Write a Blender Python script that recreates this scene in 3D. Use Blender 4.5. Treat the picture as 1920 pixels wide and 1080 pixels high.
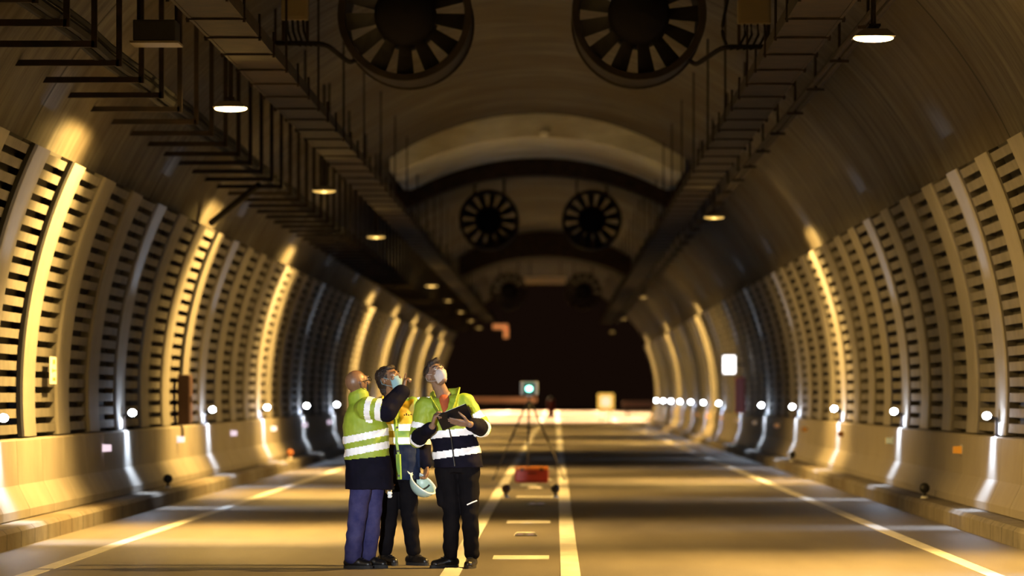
import bpy, bmesh, math, random
from mathutils import Vector, Matrix, noise
random.seed(7)
PI = math.pi
for o in list(bpy.data.objects): bpy.data.objects.remove(o)
SC = bpy.context.scene
COL = SC.collection

# ------------------------------------------------------------------ camera, world, exposure
FPX = 8000.0                       # focal length in pixels of the 1920 px frame
CAMX, CAMZ = 0.37, 1.45
VPX, VPY = 1042.0, 742.0
cam_d = bpy.data.cameras.new('camera'); cam = bpy.data.objects.new('camera', cam_d); COL.objects.link(cam)
cam_d.sensor_width = 36.0; cam_d.lens = FPX/1920*36.0
cam_d.shift_x = -(VPX-960)/1920.0; cam_d.shift_y = (VPY-540)/1920.0
cam.location = (CAMX, 0, CAMZ); cam.rotation_euler = (PI/2, 0, 0)
cam_d.clip_start = 0.5; cam_d.clip_end = 2000
cam_d.dof.use_dof = True; cam_d.dof.focus_distance = 36.2; cam_d.dof.aperture_fstop = 2.1
SC.camera = cam
W = bpy.data.worlds.new('world'); SC.world = W; W.use_nodes = True
W.node_tree.nodes['Background'].inputs[0].default_value = (0.010, 0.0045, 0.0025, 1)
W.node_tree.nodes['Background'].inputs[1].default_value = 0.6
SC.view_settings.view_transform = 'Standard'; SC.view_settings.look = 'None'
SC.view_settings.gamma = 1; SC.view_settings.exposure = 0.0
SC.view_settings.use_curve_mapping = False

# ------------------------------------------------------------------ lamps' light (housings are built further down)
LAMP_H = 4.50; LAMP_X = 3.08
SOD_LEFT = [27.0, 45.3, 63.6, 82.0, 118.6, 137.0, 155.3, 173.6, 192.0]
SOD_RIGHT = [36.4, 73.0, 132.0, 169.0, 205.0]
LED_LEFT = [55.2 + 12.86*k for k in range(-1, 12)]
LED_RIGHT = [46.9 + 12.84*k for k in range(-1, 13)]
SOD_W = 3300.0; LED_W = 210.0

def light_nodes(ld, build):
    """angular distribution of a luminaire (as an IES profile would give it)"""
    ld.use_nodes = True
    nt = ld.node_tree; nt.nodes.clear()
    out = nt.nodes.new('ShaderNodeOutputLight'); em = nt.nodes.new('ShaderNodeEmission')
    tc = nt.nodes.new('ShaderNodeTexCoord'); sep = nt.nodes.new('ShaderNodeSeparateXYZ')
    nt.links.new(tc.outputs['Normal'], sep.inputs[0])
    def M(op, a, b=None, c=None):
        n = nt.nodes.new('ShaderNodeMath'); n.operation = op
        for i, v in enumerate((a, b, c)):
            if v is None: continue
            if isinstance(v, (int, float)): n.inputs[i].default_value = v
            else: nt.links.new(v, n.inputs[i])
        return n.outputs[0]
    def ramp(v, a, b):
        n = nt.nodes.new('ShaderNodeMapRange'); n.interpolation_type = 'SMOOTHSTEP'
        nt.links.new(v, n.inputs[0]); n.inputs[1].default_value = a; n.inputs[2].default_value = b
        return n.outputs[0]
    f = build(sep.outputs, M, ramp)
    nt.links.new(f, em.inputs['Strength']); nt.links.new(em.outputs[0], out.inputs[0])

def sodium_dist(s, M, ramp):
    ax = M('ABSOLUTE', s[0]); ay = M('ABSOLUTE', s[1]); down = M('MULTIPLY', s[2], -1.0)
    lat = M('SQRT', M('ADD', M('MULTIPLY', s[0], s[0]), M('MULTIPLY', s[2], s[2])))
    ratio = M('DIVIDE', ay, M('MAXIMUM', lat, 0.001))
    cut = M('ADD', M('MULTIPLY', M('SUBTRACT', 1.0, ramp(ratio, 0.50, 1.10)), 0.78), M('MULTIPLY', M('SUBTRACT', 1.0, ramp(ratio, 0.6, 2.4)), 0.22))
    dn = M('MULTIPLY', ramp(down, 0.0, 0.10), M('ADD', 0.52, M('MULTIPLY', M('POWER', M('MAXIMUM', down, 0.0), 1.5), 1.25)))
    up = M('MULTIPLY', M('SUBTRACT', 1.0, ramp(ay, 0.15, 0.75)), 0.005)
    return M('ADD', M('MULTIPLY', cut, dn), M('ADD', up, 0.003))
def led_dist(s, M, ramp):
    ay = M('ABSOLUTE', s[1])
    up = M('MULTIPLY', M('MULTIPLY', M('SUBTRACT', 1.0, ramp(ay, 0.10, 0.30)), ramp(s[2], -0.05, 0.15)), M('SUBTRACT', 1.0, ramp(M('ABSOLUTE', s[0]), 0.09, 0.145)))
    dn = M('MULTIPLY', M('SUBTRACT', 1.0, ramp(ay, 0.30, 0.75)), ramp(M('MULTIPLY', s[2], -1.0), 0.0, 0.25))
    return M('ADD', M('ADD', M('MULTIPLY', up, 1.0), M('MULTIPLY', dn, 0.8)), 0.045)

def point(name, loc, power, col, radius, dist):
    ld = bpy.data.lights.new(name, 'POINT'); ld.energy = power; ld.color = col; ld.shadow_soft_size = radius
    o = bpy.data.objects.new(name, ld); o.location = loc; COL.objects.link(o)
    light_nodes(ld, dist); return o
SODC = (1.0, 0.60, 0.155); LEDC = (0.62, 0.76, 1.0)
for y in SOD_LEFT: point('sodium_light', (-LAMP_X, y, LAMP_H-0.13), SOD_W*(1.25 if y < 50 else 1.0), SODC, 0.05, sodium_dist)
for y in SOD_RIGHT: point('sodium_light', (LAMP_X, y, LAMP_H-0.13), SOD_W*(0.95 if y < 40 else 0.75), SODC, 0.05, sodium_dist)
for y in LED_LEFT: point('led_light', (-4.90, y, 1.23), LED_W, LEDC, 0.03, led_dist)
for y in LED_RIGHT: point('led_light', (4.90, y, 1.23), LED_W, LEDC, 0.03, led_dist)
# photographer's lamp beside the camera (its light comes back from the reflective tape)
sd = bpy.data.lights.new('work_lamp', 'SPOT'); sd.energy = 44000; sd.color = (0.86, 0.92, 1.0); sd.shadow_soft_size = 0.12
sd.spot_size = math.radians(5.4); sd.spot_blend = 0.6
so = bpy.data.objects.new('work_lamp', sd); COL.objects.link(so); so.location = (-2.6, 2.0, 2.3)
so.rotation_euler = (Vector((-1.0, 36, 1.35))-so.location).to_track_quat('-Z', 'Y').to_euler()
# road lamps standing outside the portal
for (x, y, p) in ((-9.5, 250, 200000), (9.5, 262, 200000), (-10.5, 320, 240000), (10.5, 335, 300000), (-10.5, 372, 700000)):
    ld = bpy.data.lights.new('street_light', 'SPOT'); ld.energy = p; ld.color = (1.0, 0.60, 0.30); ld.shadow_soft_size = 0.2
    ld.spot_size = math.radians(130); ld.spot_blend = 0.5
    o = bpy.data.objects.new('street_light', ld); COL.objects.link(o); o.location = (x, y, 8.2)
    o.rotation_euler = (0, math.radians(30 if x > 0 else -30), 0)

# ------------------------------------------------------------------ materials
def mat(name, col, rough=0.6, metal=0.0, emit=None, estr=0.0, noise_=None, col2=None, bump=0.0, scale=(1, 1, 1), spec=0.5):
    m = bpy.data.materials.new(name); m.use_nodes = True; nt = m.node_tree; b = nt.nodes['Principled BSDF']
    b.inputs['Base Color'].default_value = (*col, 1); b.inputs['Roughness'].default_value = rough
    b.inputs['Metallic'].default_value = metal; b.inputs['Specular IOR Level'].default_value = spec
    if emit: b.inputs['Emission Color'].default_value = (*emit, 1); b.inputs['Emission Strength'].default_value = estr
    if noise_:
        tc = nt.nodes.new('ShaderNodeTexCoord'); mp = nt.nodes.new('ShaderNodeMapping'); mp.inputs['Scale'].default_value = scale
        nz = nt.nodes.new('ShaderNodeTexNoise'); nz.inputs['Scale'].default_value = noise_; nz.inputs['Detail'].default_value = 6
        nz.inputs['Roughness'].default_value = 0.6
        rp = nt.nodes.new('ShaderNodeValToRGB'); rp.color_ramp.elements[0].position = 0.33; rp.color_ramp.elements[1].position = 0.68
        rp.color_ramp.elements[0].color = (*col, 1); rp.color_ramp.elements[1].color = (*(col2 or col), 1)
        nt.links.new(tc.outputs['Object'], mp.inputs[0]); nt.links.new(mp.outputs[0], nz.inputs['Vector'])
        nt.links.new(nz.outputs[0], rp.inputs[0]); nt.links.new(rp.outputs[0], b.inputs['Base Color'])
        if bump:
            bp = nt.nodes.new('ShaderNodeBump'); bp.inputs['Strength'].default_value = bump; bp.inputs['Distance'].default_value = 0.02
            nt.links.new(nz.outputs[0], bp.inputs['Height']); nt.links.new(bp.outputs[0], b.inputs['Normal'])
    return m

def seam_concrete(name, c1, c2, period, phase, seam, scale, nscale, rough=0.85, axis=1, dirt=(0.05, 0.035, 0.02), planks=0.0):
    """board-marked concrete with a construction joint every `period` metres along the tunnel"""
    m = bpy.data.materials.new(name); m.use_nodes = True; nt = m.node_tree; b = nt.nodes['Principled BSDF']
    b.inputs['Roughness'].default_value = rough; b.inputs['Specular IOR Level'].default_value = 0.3
    N = nt.nodes.new; L = nt.links.new
    tc = N('ShaderNodeTexCoord'); mp = N('ShaderNodeMapping'); mp.inputs['Scale'].default_value = scale
    L(tc.outputs['Object'], mp.inputs[0])
    nz = N('ShaderNodeTexNoise'); nz.inputs['Scale'].default_value = nscale; nz.inputs['Detail'].default_value = 8; nz.inputs['Roughness'].default_value = 0.62
    L(mp.outputs[0], nz.inputs['Vector'])
    rp = N('ShaderNodeValToRGB'); rp.color_ramp.elements[0].position = 0.32; rp.color_ramp.elements[1].position = 0.70
    rp.color_ramp.elements[0].color = (*c1, 1); rp.color_ramp.elements[1].color = (*c2, 1); L(nz.outputs[0], rp.inputs[0])
    # long stains
    n2 = N('ShaderNodeTexNoise'); n2.inputs['Scale'].default_value = 0.35; n2.inputs['Detail'].default_value = 4
    L(tc.outputs['Object'], n2.inputs['Vector'])
    r2 = N('ShaderNodeValToRGB'); r2.color_ramp.elements[0].position = 0.42; r2.color_ramp.elements[1].position = 0.60
    r2.color_ramp.elements[0].color = (0, 0, 0, 1); r2.color_ramp.elements[1].color = (0.65, 0.65, 0.65, 1); L(n2.outputs[0], r2.inputs[0])
    mx = N('ShaderNodeMix'); mx.data_type = 'RGBA'; L(r2.outputs[0], mx.inputs[0]); L(rp.outputs[0], mx.inputs[6]); mx.inputs[7].default_value = (*dirt, 1)
    col = mx.outputs[2]
    if seam > 0:
        sp = N('ShaderNodeSeparateXYZ'); L(tc.outputs['Object'], sp.inputs[0])
        a = N('ShaderNodeMath'); a.operation = 'SUBTRACT'; L(sp.outputs[axis], a.inputs[0]); a.inputs[1].default_value = phase
        p = N('ShaderNodeMath'); p.operation = 'PINGPONG'; L(a.outputs[0], p.inputs[0]); p.inputs[1].default_value = period/2
        g = N('ShaderNodeMath'); g.operation = 'LESS_THAN'; L(p.outputs[0], g.inputs[0]); g.inputs[1].default_value = seam/2
        m2 = N('ShaderNodeMix'); m2.data_type = 'RGBA'; L(g.outputs[0], m2.inputs[0]); L(col, m2.inputs[6]); m2.inputs[7].default_value = (0.01, 0.008, 0.007, 1)
        col = m2.outputs[2]
    L(col, b.inputs['Base Color'])
    bp = N('ShaderNodeBump'); bp.inputs['Strength'].default_value = 0.5; bp.inputs['Distance'].default_value = 0.03
    L(nz.outputs[0], bp.inputs['Height']); L(bp.outputs[0], b.inputs['Normal'])
    return m

PITCH = 3.21
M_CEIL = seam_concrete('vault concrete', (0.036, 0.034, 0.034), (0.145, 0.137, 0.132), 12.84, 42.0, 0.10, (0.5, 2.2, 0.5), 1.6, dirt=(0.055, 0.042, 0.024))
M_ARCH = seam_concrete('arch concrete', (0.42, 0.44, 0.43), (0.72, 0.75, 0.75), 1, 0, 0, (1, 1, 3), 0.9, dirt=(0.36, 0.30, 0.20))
M_WALLB = mat('wall behind panels', (0.05, 0.045, 0.04), 0.9)
M_PANEL = mat('slatted panel concrete', (0.095, 0.088, 0.079), 0.8, noise_=3.0, col2=(0.155, 0.144, 0.13), bump=0.3)
M_RIB = mat('smooth rib concrete', (0.165, 0.154, 0.138), 0.7, noise_=1.2, col2=(0.23, 0.215, 0.195), bump=0.15)
M_SLOT = mat('panel slot backing', (0.02, 0.018, 0.016), 0.9)
M_BARR = mat('barrier concrete', (0.21, 0.185, 0.155), 0.75, noise_=1.1, col2=(0.27, 0.245, 0.205), bump=0.08)
M_KERB = seam_concrete('kerb concrete', (0.13, 0.115, 0.095), (0.22, 0.20, 0.17), 1.07, 0.3, 0.03, (1, 1, 1), 3.0, dirt=(0.10, 0.07, 0.04))
def asphalt():
    m = mat('asphalt', (0.115, 0.10, 0.085), 0.45, noise_=0.55, col2=(0.165, 0.145, 0.12), scale=(2.2, 0.25, 1))
    nt = m.node_tree; b = nt.nodes['Principled BSDF']; tc = nt.nodes.new('ShaderNodeTexCoord')
    n = nt.nodes.new('ShaderNodeTexNoise'); n.inputs['Scale'].default_value = 60; n.inputs['Detail'].default_value = 3
    bp = nt.nodes.new('ShaderNodeBump'); bp.inputs['Strength'].default_value = 0.5; bp.inputs['Distance'].default_value = 0.01
    nt.links.new(tc.outputs['Object'], n.inputs['Vector']); nt.links.new(n.outputs[0], bp.inputs['Height']); nt.links.new(bp.outputs[0], b.inputs['Normal'])
    return m
M_ROAD = asphalt()
M_PAINT = mat('road paint', (0.52, 0.50, 0.45), 0.5, noise_=4.0, col2=(0.70, 0.68, 0.62), scale=(1, .3, 1))
M_STEEL = mat('dark steel', (0.035, 0.030, 0.026), 0.55, 0.5)
M_STEELR = mat('rusty dark steel', (0.012, 0.010, 0.009), 0.8, 0.0, noise_=5, col2=(0.03, 0.02, 0.014), spec=0.2)
M_CABLE = mat('black cable', (0.010, 0.009, 0.009), 0.8, spec=0.15)
M_FAN = mat('fan casing paint', (0.012, 0.010, 0.009), 0.75, 0.0, noise_=3, col2=(0.026, 0.02, 0.016), spec=0.15)
M_BLADE = mat('fan blade black', (0.012, 0.011, 0.011), 0.6, 0.2)
M_HUB = mat('fan hub dark', (0.010, 0.0095, 0.012), 0.9, 0.0, spec=0.1)
M_GREYBOX = mat('grey cabinet paint', (0.16, 0.13, 0.08), 0.5)
M_LAMPH = mat('lamp housing metal', (0.06, 0.05, 0.04), 0.5, 0.4)
M_SODE = mat('glowing sodium glass', (1, .8, .5), 0.3, emit=(1.0, 0.62, 0.20), estr=45)
M_SODX = mat('very dim sodium glass', (.01, .008, .006), 0.5, emit=(1.0, 0.50, 0.10), estr=0.06, spec=0.05)
M_SODD = mat('dim sodium glass', (.02, .015, .01), 0.4, emit=(1.0, 0.60, 0.14), estr=1.0, spec=0.1)
M_LEDE = mat('glowing LED lens', (1, 1, 1), 0.3, emit=(0.82, 0.90, 1.0), estr=60)
M_REFW = mat('white reflector', (0.9, 0.82, 0.95), 0.25)
M_REFL = mat('reflector lens with returned light as glow', (0.9, 0.82, 0.95), 0.25, emit=(1.0, 0.80, 0.98), estr=0.85)  # emission imitates light thrown back by the left barrier reflectors
M_REFA = mat('amber reflector', (0.95, 0.48, 0.05), 0.25)
M_REFY = mat('yellow reflector', (0.95, 0.85, 0.35), 0.25)
M_REFB = mat('brown reflector', (0.22, 0.10, 0.03), 0.4)
M_BLACK = mat('black plastic', (0.012, 0.012, 0.013), 0.5)
M_RED = mat('red plastic', (0.42, 0.03, 0.012), 0.45)
M_REDTOP = mat('orange-lit red lid', (0.85, 0.30, 0.05), 0.45)  # lamplight on top of the red case, put into the lid colour
M_WHITE = mat('white plastic', (0.80, 0.82, 0.80), 0.4)
M_GREY = mat('grey plastic', (0.38, 0.40, 0.42), 0.45)
M_TEAL = mat('teal plastic', (0.01, 0.20, 0.17), 0.4)
M_GREENE = mat('green signal lens', (0.3, 1, .8), 0.3, emit=(0.25, 1.0, 0.72), estr=7)
M_SIGNE = mat('lit white sign face', (1, 1, 1), 0.3, emit=(1.0, 0.92, 0.86), estr=5)
M_YELE = mat('lit yellow sign rim', (1, .7, .1), 0.3, emit=(1.0, 0.55, 0.08), estr=1.1)
M_PINKE = mat('lit pale sign centre', (1, .8, .7), 0.3, emit=(1.0, 0.66, 0.42), estr=1.2)
M_ORGE = mat('lit orange sign', (1, .5, .2), 0.3, emit=(1.0, 0.34, 0.10), estr=0.5)
M_CAB = mat('dark red cabinet paint', (0.035, 0.012, 0.007), 0.6)
M_HOSE = mat('red fire cabinet', (0.40, 0.03, 0.02), 0.45)

# ------------------------------------------------------------------ helpers
def link(name, bm, m, parent=None, loc=None, smooth=False):
    me = bpy.data.meshes.new(name); bmesh.ops.recalc_face_normals(bm, faces=bm.faces[:]); bm.to_mesh(me); bm.free()
    for x in (m if isinstance(m, (list, tuple)) else [m]): me.materials.append(x)
    if smooth:
        for p in me.polygons: p.use_smooth = True
    o = bpy.data.objects.new(name, me); COL.objects.link(o)
    if parent: o.parent = parent
    if loc: o.location = loc
    return o
def tag(o, label=None, cat=None, group=None, kind=None):
    if label: o['label'] = label
    if cat: o['category'] = cat
    if group: o['group'] = group
    if kind: o['kind'] = kind
    return o
def thing(name, label, cat, loc=(0, 0, 0), group=None, rz=0.0):
    o = bpy.data.objects.new(name, None); COL.objects.link(o); o.empty_display_size = 0.1
    o.location = loc; o.rotation_euler = (0, 0, rz); return tag(o, label, cat, group)
def dup(root, loc=None, label=None, scale=None, parent=None):
    r = root.copy(); COL.objects.link(r)
    if parent is not None: r.parent = parent
    if loc is not None: r.location = loc
    if label: r['label'] = label
    if scale is not None: r.scale = scale
    for ch in list(root.children): dup(ch, parent=r)
    return r
def new(): return bmesh.new()
def box(bm, c, s, rot=None, bevel=0.0):
    r = bmesh.ops.create_cube(bm, size=1.0); vs = r['verts']
    mtx = Matrix.Translation(c) @ (rot.to_4x4() if rot is not None else Matrix.Identity(4)) @ Matrix.Diagonal((*s, 1))
    bmesh.ops.transform(bm, matrix=mtx, verts=vs)
    if bevel:
        es = list({e for v in vs for e in v.link_edges})
        bmesh.ops.bevel(bm, geom=es, offset=bevel, segments=2, affect='EDGES', profile=0.6)
def frame(d):
    d = Vector(d).normalized(); return d.to_track_quat('Z', 'Y').to_matrix()
def cyl(bm, p0, p1, r0, r1=None, n=12, caps=True):
    p0, p1 = Vector(p0), Vector(p1); r1 = r0 if r1 is None else r1
    R = frame(p1-p0); a = []; b = []
    for i in range(n):
        t = 2*PI*i/n; v = R @ Vector((math.cos(t), math.sin(t), 0)); a.append(bm.verts.new(p0+v*r0)); b.append(bm.verts.new(p1+v*r1))
    for i in range(n): bm.faces.new((a[i], a[(i+1) % n], b[(i+1) % n], b[i]))
    if caps: bm.faces.new(a[::-1]); bm.faces.new(b)
def tube(bm, pts, r, n=8):
    rings = []
    pts = [Vector(p) for p in pts]
    for k, p in enumerate(pts):
        d = (pts[min(k+1, len(pts)-1)]-pts[max(k-1, 0)]); R = frame(d)
        rings.append([bm.verts.new(p+R @ Vector((math.cos(2*PI*i/n)*r, math.sin(2*PI*i/n)*r, 0))) for i in range(n)])
    for a, b in zip(rings, rings[1:]):
        for i in range(n): bm.faces.new((a[i], a[(i+1) % n], b[(i+1) % n], b[i]))
    bm.faces.new(rings[0][::-1]); bm.faces.new(rings[-1])
def ball(bm, c, r, u=16, v=10, rot=None):
    res = bmesh.ops.create_uvsphere(bm, u_segments=u, v_segments=v, radius=1.0)
    s = r if isinstance(r, (tuple, list)) else (r, r, r)
    bmesh.ops.transform(bm, matrix=Matrix.Translation(c) @ (rot.to_4x4() if rot is not None else Matrix.Identity(4)) @ Matrix.Diagonal((*s, 1)), verts=res['verts'])
def prism(bm, prof, y0, y1, closed=True):
    """profile of (x, z) points pushed along the tunnel axis"""
    a = [bm.verts.new((x, y0, z)) for x, z in prof]; b = [bm.verts.new((x, y1, z)) for x, z in prof]
    n = len(prof)
    for i in range(n if closed else n-1): bm.faces.new((a[i], a[(i+1) % n], b[(i+1) % n], b[i]))
    if closed: bm.faces.new(a[::-1]); bm.faces.new(b)
def lathe(bm, prof, n=40, axis='Y'):
    """(radius, height) profile turned about the axis"""
    rings = []
    for r, h in prof:
        rings.append([bm.verts.new((r*math.cos(2*PI*i/n), h, r*math.sin(2*PI*i/n))) for i in range(n)])
    for a, b in zip(rings, rings[1:]):
        for i in range(n): bm.faces.new((a[i], a[(i+1) % n], b[(i+1) % n], b[i]))
    return rings
def pix(px, py, Y):
    """point at distance Y that shows at a pixel"""
    return Vector((CAMX+(px-VPX)*Y/FPX, Y, CAMZ+(VPY-py)*Y/FPX))
ORD = ['first', 'second', 'third', 'fourth', 'fifth', 'sixth', 'seventh', 'eighth', 'ninth', 'tenth', 'eleventh', 'twelfth', 'thirteenth', 'fourteenth', 'fifteenth', 'sixteenth', 'seventeenth', 'eighteenth', 'nineteenth']
TENS = {2: 'twent', 3: 'thirt', 4: 'fort', 5: 'fift', 6: 'sixt', 7: 'sevent', 8: 'eight', 9: 'ninet'}
def nth(k):
    if k < 19: return ORD[k]
    k += 1; t, u = divmod(k, 10)
    if t >= 10: return 'hundred and '+nth(k-101) if k > 100 else 'hundredth'
    return TENS[t]+'ieth' if u == 0 else TENS[t]+'y-'+ORD[u-1]

# ------------------------------------------------------------------ tunnel shell
AX, BZ, CZ = 5.42, 5.60, 1.48
Y0, Y1 = -6.0, 212.0
def ell(th, off=0.0):
    """point of the vault section: th=0 right springing, pi/2 crown; off = metres inward"""
    x, z = AX*math.cos(th), BZ*math.sin(th)
    n = Vector((x/AX**2, z/BZ**2)); n.normalize()
    return (x-n.x*off, CZ+z-n.y*off)
def th_of(z): return math.asin(max(-1, min(1, (z-CZ)/BZ)))
TH0, TH1 = th_of(1.0), th_of(3.98)
def arc_shell(name, t0, t1, n, m, thick=0.25):
    bm = new(); inner = [ell(t0+(t1-t0)*i/n) for i in range(n+1)]; outer = [ell(t0+(t1-t0)*i/n, -thick) for i in range(n+1)]
    prism(bm, inner+outer[::-1], Y0, Y1)
    return tag(link(name, bm, m), kind='structure')
arc_shell('wall_right', TH0, TH1, 20, M_WALLB)
arc_shell('wall_left', PI-TH0, PI-TH1, 20, M_WALLB)
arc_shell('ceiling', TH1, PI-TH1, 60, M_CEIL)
bm = new(); box(bm, (0, (Y0+Y1)/2, -0.15), (9.7, Y1-Y0, 0.3)); box(bm, (0, Y1+120, -0.15), (11.5, 240, 0.3))
tag(link('floor', bm, M_ROAD), kind='structure')
for i, s in enumerate((-1, 1)):
    bm = new(); prism(bm, [(s*4.76, -0.2), (s*4.76, 0.15), (s*4.80, 0.19), (s*5.75, 0.205), (s*5.75, -0.2)], Y0, Y1)
    tag(link('trim_%d' % (i+1), bm, M_KERB), kind='structure')

# ribs, slatted panels, barrier blocks
def arc_strip(bm, t0, t1, n, off0, off1, y0, y1):
    inner = [ell(t0+(t1-t0)*i/n, off1) for i in range(n+1)]; outer = [ell(t0+(t1-t0)*i/n, off0) for i in range(n+1)]
    prism(bm, inner+outer[::-1], y0, y1)
TB = th_of(1.005)
RIBW = 1.16
def rib_mesh():
    bm = new(); n = 24; prof = []
    ts = [TB+(TH1-TB)*i/n for i in range(n+1)]
    # hollow of section: chamfered edges across the tunnel length
    rows = [(-RIBW/2, 0.0), (-RIBW/2, 0.145), (-RIBW/2+0.03, 0.160), (RIBW/2-0.03, 0.160), (RIBW/2, 0.145), (RIBW/2, 0.0)]
    grid = [[bm.verts.new((*[ell(t, off)[0]], y, ell(t, off)[1])) for (y, off) in rows] for t in ts]
    for a, b in zip(grid, grid[1:]):
        for i in range(len(rows)-1): bm.faces.new((a[i], a[i+1], b[i+1], b[i]))
    bm.faces.new(grid[0]); bm.faces.new(grid[-1][::-1])
    for a, b in zip(grid, grid[1:]): bm.faces.new((a[0], b[0], b[-1], a[-1]))
    return bm
PW = PITCH-RIBW
def panel_mesh():
    bm = new(); per = 0.0290; w = PW/2-0.01
    arc_strip(bm, TB, TH1, 12, 0.005, 0.02, -w, w)                     # backing
    for f in bm.faces: f.material_index = 1
    nb = len(bm.faces)
    arc_strip(bm, TB, TH1, 24, 0.021, 0.130, -w, -w+0.03); arc_strip(bm, TB, TH1, 24, 0.021, 0.130, w-0.03, w)
    k = int((TH1-TB)/per); per = (TH1-TB)/k
    for i in range(k):
        a = TB+per*i
        arc_strip(bm, a+per*0.21, a+per*0.79, 1, 0.021, 0.125, -w+0.03, w-0.03)
    return bm
rib0 = link('wall_rib', rib_mesh(), M_RIB); pan0 = link('acoustic_panel', panel_mesh(), [M_PANEL, M_SLOT])
def mirror_copy(o, s, y):
    c = o.copy(); COL.objects.link(c); c.location = (0, y, 0); c.scale = (s, 1, 1); return c
first = {1: True}
def mirrored_mesh(o):
    me = o.data.copy(); 
    for v in me.vertices: v.co.x = -v.co.x
    me.flip_normals(); return me
rib_me = {1: rib0.data, -1: mirrored_mesh(rib0)}; pan_me = {1: pan0.data, -1: mirrored_mesh(pan0)}
GAPS = {-1: (42.0, 45.3, 64.5), 1: ()}
for s, led0, side in ((-1, 55.2, 'left'), (1, 46.9, 'right')):
    y = led0-7*PITCH if s < 0 else led0-5*PITCH
    k = 0; used = False
    while y < Y1-1.0:
        if s == 1 and k == 0: r, p = rib0, pan0
        else:
            r = rib0.copy(); COL.objects.link(r); p = pan0.copy(); COL.objects.link(p)
            r.data = rib_me[s]; p.data = pan_me[s]
        r.location = (0, y, 0); p.location = (0, y-PITCH/2, 0)
        tag(r, 'smooth pale concrete rib of the %s wall, %s from the near end' % (side, nth(k)), 'wall rib', 'curved ribs of the %s wall' % side)
        tag(p, 'slatted concrete sound panel in the %s wall, %s bay from the near end' % (side, nth(k)), 'wall panel', 'slatted sound panels of the %s wall' % side)
        y += PITCH; k += 1
for i, y in enumerate((55.2-4*PITCH-RIBW/2-0.10, 55.2-3*PITCH-RIBW/2-0.10, 55.2+3*PITCH-RIBW/2-0.08)):  # black strips added to paint the shade of open gaps beside ribs
    bm = new(); inner = [ell(PI-(TB+(TH1-TB)*j/24), 0.172) for j in range(25)]; outer = [ell(PI-(TB+(TH1-TB)*j/24), 0.13) for j in range(25)]
    prism(bm, inner+outer[::-1], y-0.13, y+0.10)
    tag(link('joint_gap_shade', bm, M_BLACK), 'black strip standing in for the shaded joint gap along the %s wall rib with a dark edge' % ('first' if i == 0 else 'second' if i == 1 else 'third'), 'joint gap', 'black joint strips on the left wall')
BARP = PITCH*2/3
def barrier_mesh(s):
    bm = new(); prof = [(5.14, 1.0), (5.11, 1.02), (5.62, 1.02), (5.62, 0.2), (4.90, 0.2), (4.90, 0.27), (5.07, 0.52)]
    prof = [(5.60, 1.0), (5.20, 1.0), (5.18, 0.985), (5.16, 0.53), (5.04, 0.29), (5.04, 0.205), (5.60, 0.205)]
    prism(bm, [(s*x, z) for x, z in prof], -BARP/2+0.008, BARP/2-0.008); return bm
for s, side in ((-1, 'left'), (1, 'right')):
    b0 = link('concrete_barrier', barrier_mesh(s), M_BARR); y = 30.0; k = 0
    while y < Y1:
        o = b0 if k == 0 else b0.copy()
        if k: COL.objects.link(o)
        o.location = (0, y, 0)
        tag(o, 'pale concrete barrier block at the foot of the %s wall, %s from the near end' % (side, nth(k)), 'barrier', 'barrier blocks along the %s wall' % side)
        y += BARP; k += 1

# road markings
def strip(name, x0, x1, y0, y1, label, cat='road marking', group=None, m=None):
    bm = new(); box(bm, ((x0+x1)/2, (y0+y1)/2, 0.003), (x1-x0, y1-y0, 0.006)); return tag(link(name, bm, m or M_PAINT), label, cat, group)
strip('edge_line', -3.97, -3.83, 20, 440, 'long white edge line along the left side of the road')
strip('edge_line', 3.83, 3.97, 20, 440, 'long white edge line along the right side of the road')
strip('centre_line', -0.56, -0.41, 20, 440, 'long white centre line just right of the three people')
strip('centre_line', 0.41, 0.57, 20, 440, 'long white centre line right of the tripod')
for i, y in enumerate((38.2, 49.0, 61.0, 73.5, 86.0, 99.0)):
    strip('rumble_bar', -0.19, 0.31, y-0.42, y+0.42, 'short white crossbar between the two centre lines, %s from the front' % nth(i), group='white crossbars in the median')
for i, (x, y) in enumerate(((0.06, 44.2), (0.12, 56.6), (0.05, 66.5))):
    t = thing('road_stud', ['low pale road stud between the first two white crossbars', 'low pale road stud just behind the second white crossbar', 'low pale road stud in front of the red case'][i], 'road stud', (x, y, 0), 'road studs in the median')
    bm = new(); prism(bm, [(-0.12, 0.006), (-0.09, 0.035), (0.09, 0.035), (0.12, 0.006)], -0.14, 0.14); link('stud_body', bm, M_PAINT, t)
    for q in (-0.055, 0.055):
        bm = new(); box(bm, (q, -0.143, 0.02), (0.06, 0.008, 0.018)); link('reflector', bm, M_REFW, t)

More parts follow.
